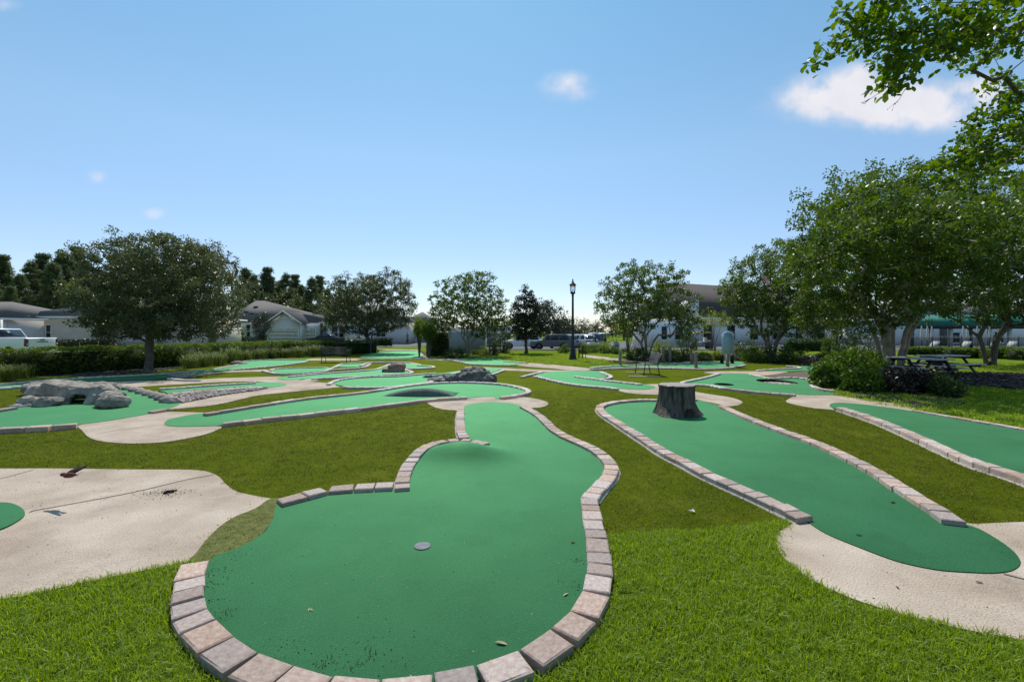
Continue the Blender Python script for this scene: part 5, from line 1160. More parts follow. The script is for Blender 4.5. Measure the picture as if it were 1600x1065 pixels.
mb = MB(); mb.box(0, nP * .12, -.02, .02, .18, .22); mb.build('rail', M['black'], fn); mb = MB(); mb.box(0, nP * .12, -.02, .02, 1.12, 1.16); mb.build('rail', M['black'], fn)
for k in range(8): mb = MB(); mb.box(k * 2.4 - .03, k * 2.4 + .03, -.03, .03, 0, 1.45); mb.build('post', M['black'], fn)
for k, (px, col) in enumerate(((1500, 'umb'), (1572, 'umb'), (1450, 'umb'), (1545, 'umb'))):
    Zu = 41.0; u = empty('pool_lounger', (X_at(px, Zu), Zu, 0), .3, 'pale pool lounger seen through the black fence', 'lounger', 'loungers behind the fence')
    mb = MB(); mb.cbox((0, 0, .35), (1.3, .6, .06)); mb.cbox((.85, 0, .58), (.7, .6, .06), ry=-.75); mb.build('bed', M[col], u)
    for sx in (-.55, .5):
        for sy in (-.25, .25): mb = MB(); mb.bar((sx, sy, 0), (sx, sy, .33), .02, 4); mb.build('leg', M['steel'], u)
Zq = 40.0; pc_ = empty('utility_pole', (X_at(1302, 34), 34, 0), 0, 'pale round column beside a black pole in front of the clubhouse', 'column')
mb = MB(); mb.lathe([(.17, 0), (.14, 2.6), (.19, 2.7)], 12); mb.build('shaft', M['umb'], pc_); mb = MB(); mb.bar((.28, 0, 0), (.28, 0, 2.7), .06, 8); mb.build('black_pole', M['black'], pc_)

# ------------------------------------------------------------------ vegetation
def leaf_cards(rn, c, nrm, d, ln, wd, fold=.12, rounded=False):
    """folded four sided leaves"""
    d = d / (np.linalg.norm(d, axis=1)[:, None] + 1e-9)
    s_ = np.cross(nrm, d); s_ /= np.linalg.norm(s_, axis=1)[:, None] + 1e-9
    n2 = np.cross(d, s_)
    ln = np.asarray(ln)[:, None]; wd = np.asarray(wd)[:, None]
    if rounded:
        o_ = lambda a, b_: c + d * ln * a + s_ * wd * b_ + n2 * wd * abs(b_) * fold * 2
        V = np.stack([o_(-.5, 0), o_(-.22, .42), o_(.18, .5), o_(.5, 0), o_(.18, -.5), o_(-.22, -.42)], 1); k6 = np.arange(len(c)) * 6
        return V.reshape(-1, 3), np.concatenate([np.stack([k6, k6 + 1, k6 + 2, k6 + 3], 1), np.stack([k6, k6 + 3, k6 + 4, k6 + 5], 1)])
    V = np.stack([c - d * ln * .5, c + s_ * wd * .5 + n2 * wd * fold - d * ln * .05, c + d * ln * .5, c - s_ * wd * .5 + n2 * wd * fold - d * ln * .05], 1)
    return V.reshape(-1, 3), np.arange(len(c) * 4).reshape(-1, 4)
def add_leaves(mb, rn, centers, n, spread, ln, wd, flat=.75, up=.5, crnd=None, droop=.3, rounded=False):
    k = len(centers); idx = np.repeat(np.arange(k), n); m_ = len(idx)
    off = rn.normal(0, 1, (m_, 3)); off /= np.linalg.norm(off, axis=1)[:, None]; off *= (rn.random(m_) ** .5)[:, None] * 1.0
    sprd = np.asarray(spread) if np.ndim(spread) else np.full(k, spread)
    c = centers[idx] + off * sprd[idx][:, None] * np.array([1, 1, flat])
    d = off * .7 + rn.normal(0, .6, (m_, 3)) + np.array([0, 0, -droop]); nr = rn.normal(0, .6, (m_, 3)) + np.array([0, 0, up])
    l_ = ln * rn.uniform(.7, 1.25, m_)
    V, Fc = leaf_cards(rn, c, nr, d, l_, l_ * wd / ln * 1.0, rounded=rounded)
    cr = rn.random(k) if crnd is None else crnd
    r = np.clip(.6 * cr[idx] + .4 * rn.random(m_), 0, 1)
    mb.add(V, Fc, np.repeat(r, 6 if rounded else 4))
def crown_points(rn, lobes, n, shell=.35, mind=.3, zmin=0, pw=.8):
    """scatter cluster centres through ellipsoid lobes (cx,cy,cz,rx,ry,rz)"""
    L_ = np.array(lobes); vol = L_[:, 3] * L_[:, 4] * L_[:, 5]; pr = vol ** pw / (vol ** pw).sum(); out = []
    tries = 0
    while len(out) < n and tries < n * 40:
        tries += 1
        q = L_[rn.choice(len(L_), p=pr)]; v = rn.normal(0, 1, 3); v /= np.linalg.norm(v)
        r = (shell ** 3 + (1 - shell ** 3) * rn.random()) ** (1 / 3)
        r *= (1 + .12 * (rn.random() < .12)) * (1 + .30 * mnoise.noise(Vector(v * 2.4 + q[:3] * .37)) + .18 * mnoise.noise(Vector(v * 6 + q[:3])))
        p = q[:3] + v * r * q[3:6]
        if p[2] < zmin: continue
        if out:
            A = np.array(out)
            if ((A - p) ** 2).sum(1).min() < mind * mind * rn.uniform(.4, 1): continue
        out.append(p)
    return np.array(out)
def branches(mb, rn, stems, targets, r0, rmin=.008, sides=6, bend=.12, taperexp=1.95, sub=3, steps=.45):
    """stems: polylines of (x,y,z); every target is joined to the nearest branch so far; radii by the pipe model"""
    P = []; par = []; chains = []
    for s_ in stems:
        s_ = [np.array(p, float) for p in s_]; prev = -1; ch = []
        for a, b in zip(s_, s_[1:]):
            k = max(1, int(np.linalg.norm(b - a) / .3))
            for q in range(k): P.append(a + (b - a) * q / k + (rn.normal(0, .012, 3) if q or prev >= 0 else 0)); par.append(prev); prev = len(P) - 1; ch.append(prev)
        P.append(s_[-1]); par.append(prev); ch.append(len(P) - 1); chains.append(ch)
    depth = [0.0] * len(P)
    for i in range(len(P)):
        if par[i] >= 0: depth[i] = depth[par[i]] + np.linalg.norm(P[i] - P[par[i]])
    zst = max(.25 * max(p[2] for p in P), .3)
    tip = np.mean([c[-1] for c in [[P[i] for i in ch] for ch in chains]], axis=0)
    order = np.argsort(((targets - tip) ** 2).sum(1))
    for ti in order:
        t = targets[ti]; A = np.array(P); D = np.linalg.norm(A - t, axis=1) + .22 * np.array(depth) + 10 * (A[:, 2] < zst) + 1.2 * np.maximum(0, A[:, 2] - t[2] - .1)
        i = int(np.argmin(D)); a = P[i]; L_ = np.linalg.norm(t - a)
        if L_ < .05: continue
        k = max(1, int(L_ / steps)); prev = i; ch = [i]
        for q in range(1, k + 1):
            u = q / k; p = a + (t - a) * u + np.array([0, 0, bend * L_ * math.sin(math.pi * u) * (-.5 if t[2] > a[2] + .5 * L_ else 1)]) + rn.normal(0, .04 * L_, 3) * (u < 1) * .6
            P.append(p); par.append(prev); depth.append(depth[prev] + L_ / k); prev = len(P) - 1; ch.append(prev)
        chains.append(ch)
    w_ = np.zeros(len(P)); kids = np.zeros(len(P), int)
    for i in range(len(P)):
        if par[i] >= 0: kids[par[i]] += 1
    w_[kids == 0] = 1
    for i in range(len(P) - 1, -1, -1):
        if par[i] >= 0: w_[par[i]] += w_[i]
    root = max(w_[ch[0]] for ch in chains[:len(stems)])
    rad = np.maximum(rmin, r0 * (w_ / root) ** (1 / taperexp))
    for ci, ch in enumerate(chains):
        pts = [P[i] for i in ch]; rr = [rad[i] for i in ch]
        if ci >= len(stems): rr[0] = min(rr[0], rr[1] * 1.15)
        else: rr[0] *= 1.45; 
        if len(pts) > 1: mb.tube(pts, rr, sides if rr[0] > .03 else 4)
    return np.array(P), rad
def tree(name, label, px, py, lobes, leafm, barkm, stems, ncl, nlf, spread, ln, wd, r0, seed, group=None, mind=.3, shell=.35, cat='tree', Zc=None, zmin=.8, flat=.75, up=.5, extra=None, Zb=None, steps=.45, bend=.12, hue=None):
    """lobes: (px,py,rpx,rpy,depth offset,depth radius) measured on the crown, at the distance of the trunk"""
    rn = np.random.default_rng(seed)
    if Zb is None: x, y = G(px, py)
    else: y = Zb; x = X_at(px, y)
    z0 = hz(x, y); t = empty(name, (x, y, z0), 0, label, cat, group)
    Lw = []
    for (a, b, ra, rb, dz_, rd) in lobes:
        Zl = y + dz_; Lw.append((X_at(a, Zl) - x, dz_, Z_at(b, Zl) - z0, ra / F * Zl, rd, rb / F * Zl))
    pts = crown_points(rn, Lw, ncl, shell, mind, zmin)
    mb = MB(); branches(mb, rn, stems, pts, r0, steps=steps, bend=bend); mb.build('trunk', M[barkm], t, smooth=True)
    mb = MB()
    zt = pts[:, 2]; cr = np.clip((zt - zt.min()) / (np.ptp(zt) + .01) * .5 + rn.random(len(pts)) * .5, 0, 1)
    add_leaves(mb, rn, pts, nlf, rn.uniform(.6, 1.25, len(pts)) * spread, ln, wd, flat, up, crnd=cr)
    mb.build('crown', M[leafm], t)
    return t, pts
def multistem(n, r, h, seed, lean=.35):
    rr = random.Random(seed); out = []
    for k in range(n):
        a = k * 2 * math.pi / n + rr.uniform(-.3, .3); r1 = r * rr.uniform(.8, 1.2); L_ = lean * rr.uniform(.7, 1.3)
        out.append([(r1 * .5 * math.cos(a), r1 * .5 * math.sin(a), -.05), (r1 * math.cos(a), r1 * math.sin(a), h * .3), (r1 * math.cos(a) * (1 + L_ * 2), r1 * math.sin(a) * (1 + L_ * 2), h * .65), ((r1 + L_ * h) * math.cos(a), (r1 + L_ * h) * math.sin(a), h)])
    return out

# big crape myrtle at right
Zt = 18.3
tree('crape_myrtle', 'big spreading tree with several pale trunks in the bed at right', 1395, 583,
     [(1330, 335, 84, 62, -1.2, 2.6), (1295, 425, 64, 58, -1.0, 2.4), (1400, 300, 90, 42, 0, 2.6), (1392, 400, 90, 70, 0, 3.6), (1470, 330, 84, 66, .5, 2.6), (1300, 488, 52, 34, -.6, 1.8), (1470, 445, 80, 58, .4, 2.8), (1370, 480, 70, 36, -.5, 2.4), (1365, 365, 80, 48, -5.3, 2.2), (1310, 385, 56, 42, -5.5, 1.9), (1292, 410, 50, 40, -4.4, 1.8), (1330, 330, 60, 40, -4.0, 2.0), (1450, 365, 90, 60, -5.7, 2.2), (1530, 360, 90, 60, -5.2, 2.2), (1420, 380, 90, 60, -3.6, 2.2), (1400, 440, 80, 50, -3.0, 2.0)],  # lobes far in front of the trunk are added to shade the side lawn
     'myrtle', 'mbark', multistem(8, .34, 2.6, 3, .26), 1150, 70, .34, .125, .064, .135, 101, mind=.36, zmin=1.6)
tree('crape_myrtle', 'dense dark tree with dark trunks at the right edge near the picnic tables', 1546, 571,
     [(1545, 370, 70, 80, 0, 2.8), (1600, 330, 70, 62, 0, 3.0), (1600, 440, 84, 66, 0, 3.2), (1520, 455, 66, 44, -.5, 2.5), (1680, 390, 80, 90, 0, 3.2), (1620, 380, 100, 76, -5.0, 2.6), (1570, 480, 90, 30, 0, 2.5)],  # the one forward lobe is added to throw more shade on the lawn
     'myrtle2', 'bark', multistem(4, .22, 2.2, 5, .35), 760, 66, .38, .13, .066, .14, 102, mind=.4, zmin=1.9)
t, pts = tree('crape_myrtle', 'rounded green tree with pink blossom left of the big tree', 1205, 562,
     [(1192, 438, 60, 48, 0, 2.2), (1228, 410, 46, 42, 0, 2.0), (1255, 470, 60, 44, 0, 2.4), (1160, 470, 40, 34, -.4, 1.6), (1210, 500, 52, 28, 0, 2.0), (1278, 495, 34, 34, 0, 1.6), (1150, 448, 26, 22, 0, 1.1)],
     'myrtle', 'mbark', multistem(5, .22, 1.7, 7, .3), 620, 62, .33, .125, .064, .10, 103, mind=.38, zmin=1.3)
mb = MB(); rn = np.random.default_rng(5)
bc = np.array([(X_at(a, 25.5) - t.location.x, 25.5 - t.location.y - 1.2 + (25.8 - 25.5), Z_at(b, 25.5)) for a, b in ((1183, 441), (1186, 446), (1181, 437))]); add_leaves(mb, rn, bc, 60, .16, .05, .045); mb.build('blossom', M['bloom'], t)
tree('crape_myrtle', 'airy tree with many pale stems behind the bench at centre right', 1010, 562,
     [(985, 440, 46, 30, 0, 1.7), (1025, 435, 46, 26, 0, 1.8), (1050, 470, 38, 36, 0, 1.7), (962, 478, 34, 30, 0, 1.4), (1005, 480, 54, 34, 0, 2.0), (1070, 505, 28, 26, 0, 1.2), (985, 512, 34, 16, 0, 1.2)],
     'myrtle', 'mbark', multistem(6, .22, 1.5, 9, .42), 470, 46, .28, .125, .064, .075, 104, mind=.36, zmin=1.2)
tree('crape_myrtle', 'airy vase shaped tree with a bundle of pale trunks before the white wall', 731, 557,
     [(722, 450, 42, 24, 0, 1.8), (700, 480, 32, 26, 0, 1.5), (755, 470, 32, 30, 0, 1.6), (730, 490, 48, 26, 0, 2.0), (775, 495, 22, 26, 0, 1.2), (690, 505, 22, 12, 0, .9), (755, 512, 34, 14, 0, 1.2), (748, 437, 26, 12, 0, 1.0)],
     'myrtle', 'mbark', multistem(5, .14, 1.5, 11, .36), 430, 40, .28, .135, .068, .070, 105, mind=.37, zmin=1.2)
# live oaks
tree('oak_tree', 'dense dark oak with a single trunk rising from the left hedge bed', 232, 581,
     [(200, 415, 50, 44, 0, 2.0), (278, 410, 54, 42, 0, 2.2), (165, 465, 44, 36, 0, 1.8), (240, 470, 80, 50, 0, 2.8), (320, 462, 46, 40, 0, 2.0), (310, 412, 30, 24, 0, 1.2), (195, 505, 58, 24, 0, 2.0), (290, 508, 62, 24, 0, 2.2), (240, 385, 40, 18, 0, 1.3)],
     'oak', 'bark', [[(0, 0, -.05), (.02, 0, .9), (.05, .02, 1.5)], ], 760, 95, .32, .095, .050, .15, 106, mind=.33, zmin=1.35)
tree('oak_tree', 'smaller yellow green tree tucked behind the dark oak at left', 173, 548,
     [(150, 460, 32, 26, 0, 2.0), (185, 470, 40, 36, 0, 2.2), (160, 495, 30, 22, 0, 1.8)], 'lime', 'bark', [[(0, 0, 0), (.1, 0, 1.0), (0, 0, 1.9)]], 110, 60, .5, .12, .06, .26, 107, mind=.5, zmin=1.8)
tree('oak_tree', 'broad green tree behind the right half of the dark oak', 330, 552,
     [(322, 415, 36, 26, 0, 2.5), (350, 450, 30, 34, 0, 2.2), (300, 440, 50, 40, 0, 2.5), (335, 485, 36, 28, 0, 2.2), (350, 418, 16, 16, 0, 1.2)], 'oak', 'bark', [[(0, 0, 0), (.1, 0, 1.3), (0, 0, 2.2)]], 240, 60, .52, .13, .065, .28, 108, mind=.5, zmin=1.9)
tree('oak_tree', 'rounded grey green oak at the right end of the hedge', 579, 552,
     [(555, 450, 40, 24, 0, 2.1), (600, 448, 40, 24, 0, 2.0), (530, 478, 28, 26, 0, 1.6), (580, 478, 54, 34, 0, 2.8), (628, 478, 22, 32, 0, 1.4), (575, 505, 60, 16, 0, 2.2), (518, 495, 18, 18, 0, 1.2)],
     'oak', 'bark', [[(0, 0, 0), (0, 0, .9), (.1, 0, 1.4)], [(0, 0, .8), (-.4, 0, 1.5)]], 540, 76, .36, .125, .066, .14, 109, mind=.4, zmin=1.35)
tree('magnolia_tree', 'dark cone shaped magnolia with a short black trunk left of the lamp post', 822, 553,
     [(821, 466, 12, 18, 0, .7), (822, 488, 24, 22, 0, 1.2), (824, 510, 33, 18, 0, 1.6)], 'magnolia', 'bark', [[(0, 0, 0), (0, 0, 1.2), (0, 0, 3.2)]], 190, 60, .32, .15, .08, .13, 110, mind=.33, zmin=1.05)
# far trees round the lamp
for k, (px, Zb, lb, lab) in enumerate([(862, 72, [(862, 500, 24, 24, 0, 2.5), (850, 490, 16, 22, 0, 2), (878, 512, 18, 14, 0, 2)], 'hazy grey green tree behind the magnolia'),
                                  (905, 110, [(900, 512, 26, 12, 0, 3), (880, 508, 18, 12, 0, 3), (925, 512, 20, 10, 0, 3)], 'low far tree line behind the lamp post'),
                                  (975, 95, [(965, 505, 26, 16, 0, 3), (1000, 505, 26, 16, 0, 3)], 'far tree mass behind the airy tree at centre right'),
                                  (700, 100, [(690, 512, 26, 14, 0, 3), (655, 512, 22, 10, 0, 3), (770, 508, 24, 14, 0, 3)], 'far trees beyond the white utility building')]):
    tree('far_tree', lab, px, 0, lb, 'fartree', 'bark', [[(0, 0, 0), (0, 0, 1.2)]], 150, 34, .9, .30, .17, .2, 120 + k, mind=.7, zmin=.3, Zb=Zb, steps=1.2)

# near tree overhanging from the right, outside the frame
rn = np.random.default_rng(200); nt_ = empty('overhanging_tree', (8.8, 5.2, 0), 0, 'leafy branches of a near tree reaching in from the upper right corner', 'tree')
def NP(px, py, Zd): return np.array((X_at(px, Zd) - 8.8, Zd - 5.2, Z_at(py, Zd)))
L1 = []
def lobe_px(px, py, rx, ry, Zd, rd): p = NP(px, py, Zd); return (*p, rx / F * Zd, rd, ry / F * Zd)
nl = [lobe_px(1440, 20, 50, 28, 3.9, .35), lobe_px(1520, 40, 75, 42, 3.9, .5), lobe_px(1440, 66, 62, 24, 3.9, .35), lobe_px(1580, 20, 70, 48, 4.0, .6), lobe_px(1360, 62, 38, 14, 3.9, .25), lobe_px(1365, 22, 18, 10, 3.9, .2), lobe_px(1310, 26, 20, 8, 3.9, .15),
      lobe_px(1395, 95, 34, 14, 3.8, .25), lobe_px(1302, 72, 12, 10, 3.9, .12), lobe_px(1283, 92, 14, 7, 3.9, .12), lobe_px(1408, 128, 22, 16, 3.8, .2), lobe_px(1330, 40, 18, 8, 3.9, .12), lobe_px(1390, 8, 34, 14, 3.9, .2),
      lobe_px(1700, 30, 130, 90, 4.4, .9), lobe_px(1560, 190, 36, 40, 5.4, .5), lobe_px(1600, 150, 34, 40, 5.4, .5), lobe_px(1545, 235, 38, 26, 5.4, .5), lobe_px(1500, 262, 50, 16, 5.6, .5), lobe_px(1620, 240, 50, 50, 5.6, .6), lobe_px(1760, 200, 130, 120, 6.0, 1.2),
      (.9, .5, 4.6, 1.8, 1.6, 1.3), (1.4, 2.0, 4.4, 1.8, 1.6, 1.4)]
pts = crown_points(rn, nl, 1000, .1, .10, 2.2, pw=.45)
mb = MB(); branches(mb, rn, [[(0, 0, 0), (.05, 0, 1.6), (-.1, -.1, 2.6), (-.4, -.2, 3.4)], [(0, 0, 1.4), (.5, .4, 2.8), (.9, .6, 4.0)]], pts, .065, rmin=.0022, steps=.25, bend=.08); mb.build('trunk', M['bark'], nt_, smooth=True)
mb = MB(); add_leaves(mb, rn, pts, 22, .13, .064, .036, flat=.8, up=.9, droop=.15, rounded=True); mb.build('crown', M['near'], nt_)
mb = MB()
for (a, b, c_, d_) in [(1412, 112, 1352, 160), (1414, 140, 1396, 164)]:
    p, q = NP(a, b, 3.9), NP(c_, d_, 3.85); mb.tube([p, (p + q) / 2 + np.array([0, 0, -.02]), q], [.003, .002, .0015], 4)
    for e in range(5): r_ = q + rn.normal(0, .018, 3); mb.tube([q - (q - p) * .12, r_], [.0012, .0012], 3); mb.lathe([(.001, -.004), (.004, 0), (.001, .004)], 6, tuple(r_))
mb.build('seed_twigs', M['bark'], nt_)

# pines: three kinds, copied
def pine(seed, H, label):
    rn = np.random.default_rng(seed); t = empty('pine_tree', (0, 0, 0), 0, label, 'pine tree', 'pines behind the houses at left')
    mb = MB(); mb.tube([(0, 0, 0), (.1, 0, H * .5), (0, .1, H * .97)], [.22, .15, .03], 7)
    C_ = []
    z = H * .12
    while z < H * .98:
        u = (z - H * .12) / (H * .86); rr = (1.08 - u) ** .85 * H * .23 * rn.uniform(.7, 1.15)
        for k in range(rn.integers(4, 7)):
            a = rn.uniform(0, 6.28); e = np.array([math.cos(a) * rr, math.sin(a) * rr, z + rr * rn.uniform(.15, .45)])
            mb.tube([(0, 0, z), e * np.array([.5, .5, 1]) - np.array([0, 0, .1]), e], [.05, .035, .015], 4)
            for q in np.linspace(.35, 1, 4): C_.append(np.array([e[0] * q, e[1] * q, z + (e[2] - z) * q]) + rn.normal(0, .18, 3))
        z += rn.uniform(.45, .75)
    C_.append(np.array([0, 0, H])); mb.build('trunk', M['pbark'], t, smooth=True)
    mb = MB(); add_leaves(mb, rn, np.array(C_), 44, .42, .36, .08, flat=.8, up=.2, droop=-.15); mb.build('crown', M['pine'], t); return t
protos = [pine(300, 11.5, 'dark pointed pine in the belt behind the houses at left'), pine(301, 13.0, 'dark pointed pine in the belt behind the houses at left'), pine(302, 10.5, 'dark pointed pine in the belt behind the houses at left')]
specs = [(-60, 395, 82), (-25, 402, 78), (4, 402, 84), (30, 430, 74), (48, 408, 80), (66, 400, 88), (84, 412, 78), (100, 392, 84), (120, 390, 90), (134, 408, 82), (150, 420, 92), (15, 450, 70), (384, 420, 92), (396, 428, 88), (417, 421, 96), (437, 440, 100), (447, 427, 98), (461, 432, 104), (472, 446, 100), (487, 433, 98), (499, 434, 104), (512, 452, 100), (405, 450, 100), (425, 455, 104), (240, 405, 96), (270, 400, 92), (530, 460, 110), (180, 400, 92), (210, 396, 90), (553, 466, 112)]
for k, (px, top, Zd) in enumerate(specs):
    p = protos[k % 3]; Hh = [11.5, 13.0, 10.5][k % 3]; sc = (Z_at(top, Zd)) / Hh
    loc = (X_at(px, Zd), Zd, 0)
    if k < 3: p.location = loc; p.scale = (sc, sc, sc); p.rotation_euler = (0, 0, k)
    else: dup(protos[k % 3], loc, R.uniform(0, 6.28), (sc * R.uniform(.9, 1.15), sc * R.uniform(.9, 1.15), sc))
# tall broad pine crowns behind the oak
tree('tall_pine', 'tall round headed pine rising behind the broad green tree', 310, 0, [(298, 392, 26, 14, 0, 3), (312, 388, 20, 12, 0, 2.5), (325, 402, 16, 10, 0, 2.5)], 'pine', 'pbark', [[(0, 0, 0), (.2, 0, 8), (0, 0, 12)]], 90, 40, .6, .28, .08, .25, 310, Zb=85, mind=.5, zmin=8, steps=1)
tree('tall_pine', 'sparse open crowned pine to the right of the dark oak', 362, 0, [(352, 396, 12, 8, 0, 1.5), (366, 408, 10, 8, 0, 1.5), (374, 416, 9, 8, 0, 1.3), (345, 405, 8, 8, 0, 1.2)], 'pine', 'pbark', [[(0, 0, 0), (.2, 0, 8), (0, 0, 11)]], 34, 34, .5, .26, .08, .22, 311, Zb=85, mind=.6, zmin=7, steps=1)
# underwood below the pines: a mass nobody could count
mb = MB(); rn = np.random.default_rng(320); P_ = []
for _ in range(620):
    px = rn.uniform(-140, 560); Zd = rn.uniform(76, 100); top = 452 + rn.uniform(0, 40); P_.append((X_at(px, Zd), Zd, rn.uniform(.5, max(1, Z_at(top, Zd)))))
add_leaves(mb, rn, np.array(P_), 46, 1.1, .36, .2, up=.4); mb.build('woodland', M['oak'], kind='stuff')
mb = MB(); P_ = []
for _ in range(520):
    Zd = rn.uniform(125, 150); px = rn.uniform(540, 1700); P_.append((X_at(px, Zd), Zd, rn.uniform(.3, 3.4 + 1.6 * math.sin(px / 31.) + 1.2 * math.sin(px / 13.))))
add_leaves(mb, rn, np.array(P_), 40, 1.6, .55, .3, up=.4); mb.build('distant_woodland', M['fartree'], kind='stuff')
mb = MB(); P_ = []
for _ in range(900):
    a = rn.uniform(0, 6.28); rr_ = rn.uniform(150, 175); x, y = rr_ * math.sin(a), rr_ * math.cos(a)
    if y > 90 and abs(x) < 140: continue
    P_.append((x, y, rn.uniform(.3, 7)))
add_leaves(mb, rn, np.array(P_), 26, 2.6, 1.0, .5, up=.4); mb.build('encircling_woodland', M['fartree'], kind='stuff')

# hedges: woody core + leaf shell
def hedge(name, label, path, hgt, wd, ln, dens, leafm='hedge', seed=1, group=None, cat='hedge', lump=.08):
    rn = np.random.default_rng(seed); x0, y0 = path[0]; t = empty(name, (x0, y0, 0), 0, label, cat, group)
    core = MB(); mb = MB(); Cc = []
    for (a, b) in zip(path, path[1:]):
        a, b = np.array(a), np.array(b); L_ = np.linalg.norm(b - a); d = (b - a) / L_; n = np.array([-d[1], d[0]])
        c = (a + b) / 2; core.cbox((c[0] - x0, c[1] - y0, hgt * .44), (L_, wd * .72, hgt * .84), rz=math.atan2(d[1], d[0]))
        k = int(L_ * (wd + 2 * hgt) * dens)
        for _ in range(k):
            u = rn.uniform(-.02, 1.02) * L_; q = rn.random() * (wd + 2 * hgt)
            if q < wd: off, z = q - wd / 2, hgt * (1 + rn.normal(0, .025))
            elif q < wd + hgt: off, z = wd / 2, q - wd
            else: off, z = -wd / 2, q - wd - hgt
            bulge = 1 + lump * mnoise.noise(Vector((u * 1.1, z * 2, seed)))
            p = a + d * u + n * off * bulge * rn.uniform(.9, 1.03); Cc.append((p[0] - x0, p[1] - y0, max(.03, z * bulge + rn.normal(0, .02))))
    core.build('branches', M['hedgecore'], t)
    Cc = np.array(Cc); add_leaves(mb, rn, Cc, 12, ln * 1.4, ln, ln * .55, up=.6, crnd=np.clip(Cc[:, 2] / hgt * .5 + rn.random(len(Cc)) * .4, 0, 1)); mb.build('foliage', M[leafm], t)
    return t
hp_ = [G(-320, 606), G(-60, 592.5), G(125, 582), G(230, 575), G(330, 566.5), G(440, 557.5), G(520, 554)]
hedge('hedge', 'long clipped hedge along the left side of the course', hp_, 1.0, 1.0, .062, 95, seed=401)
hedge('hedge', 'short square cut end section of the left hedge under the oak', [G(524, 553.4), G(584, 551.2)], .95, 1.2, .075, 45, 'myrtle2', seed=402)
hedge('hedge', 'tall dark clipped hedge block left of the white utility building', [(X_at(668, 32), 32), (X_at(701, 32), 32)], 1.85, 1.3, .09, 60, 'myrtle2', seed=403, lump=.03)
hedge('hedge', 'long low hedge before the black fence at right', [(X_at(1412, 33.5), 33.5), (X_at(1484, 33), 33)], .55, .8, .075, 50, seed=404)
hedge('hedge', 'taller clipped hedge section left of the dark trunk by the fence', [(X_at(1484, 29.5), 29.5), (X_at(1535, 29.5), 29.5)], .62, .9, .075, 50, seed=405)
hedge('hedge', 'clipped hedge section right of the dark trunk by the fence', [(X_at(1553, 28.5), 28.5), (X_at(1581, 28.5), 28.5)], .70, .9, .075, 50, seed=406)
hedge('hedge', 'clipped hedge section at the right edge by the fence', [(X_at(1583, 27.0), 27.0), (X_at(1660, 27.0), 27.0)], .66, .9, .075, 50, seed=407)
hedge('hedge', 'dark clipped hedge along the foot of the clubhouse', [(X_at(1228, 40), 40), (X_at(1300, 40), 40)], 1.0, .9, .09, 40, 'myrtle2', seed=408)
hedge('hedge', 'low bright topped hedge left of the ferny shrubs at right', [G(1283, 564), G(1316, 566)], .42, .8, .07, 70, seed=409)
hedge('hedge', 'dark hedge along the wall of the taupe house', [(X_at(95, 40), 40), (X_at(172, 40), 40)], .95, .9, .10, 40, 'magnolia', seed=410)
hedge('hedge', 'dark hedge before the windows of the gabled house', [(X_at(262, 58), 58), (X_at(385, 60), 60)], .95, .9, .12, 26, 'magnolia', seed=411)
hedge('hedge', 'dark low hedge in front of the house behind the round oak', [(X_at(572, 56), 56), (X_at(612, 56), 56)], .9, .9, .12, 30, 'magnolia', seed=412)

def shrub(label, px, py, wpx, hpx, leafm='shrub', ln=.07, ncl=60, nlf=16, seed=1, Zb=None, name='shrub', cat='shrub', dr=None, stems=0, zlo=0.0, group=None, flat=.8, sp=1.0):
    """leafy mound wpx wide and hpx high in the photograph"""
    rn = np.random.default_rng(seed)
    if Zb is None: x, y = G(px, py)
    else: y = Zb; x = X_at(px, y)
    z0 = hz(x, y); t = empty(name, (x, y, z0), 0, label, cat, group); rx = wpx / 2 / F * y; H = hpx / F * y; rd = dr or rx
    zc = zlo * H; rz_ = (H - zc) / 2; c = np.array([0, 0, zc + rz_])
    if zlo == 0: c[2] = H * .35; rz_ = H * .65
    v = rn.normal(0, 1, (ncl, 3)); v /= np.linalg.norm(v, axis=1)[:, None]
    r = (.3 + .7 * rn.random(ncl)) ** .5; P_ = c + v * r[:, None] * np.array([rx, rd, rz_]) * (1 + .12 * rn.normal(0, 1, (ncl, 1)))
    P_[:, 2] = np.maximum(P_[:, 2], .05 * H)
    mb = MB()
    for p in (P_[::2] if not zlo else P_[::8] * np.array([.8, .8, 1])): mb.tube([(p[0] * .1, p[1] * .1, 0), p * np.array([.6, .6, .5 if not zlo else .9]), p], [.02, .012, .006], 4)
    if zlo: mb.tube([(0, 0, 0), (0, 0, zc + .3 * rz_)], [.05, .04], 6)
    mb.build('stem', M['bark'], t)
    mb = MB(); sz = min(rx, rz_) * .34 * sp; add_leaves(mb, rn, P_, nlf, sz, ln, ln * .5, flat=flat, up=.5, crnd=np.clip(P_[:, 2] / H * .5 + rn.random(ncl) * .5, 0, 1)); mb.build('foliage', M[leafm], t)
    return t
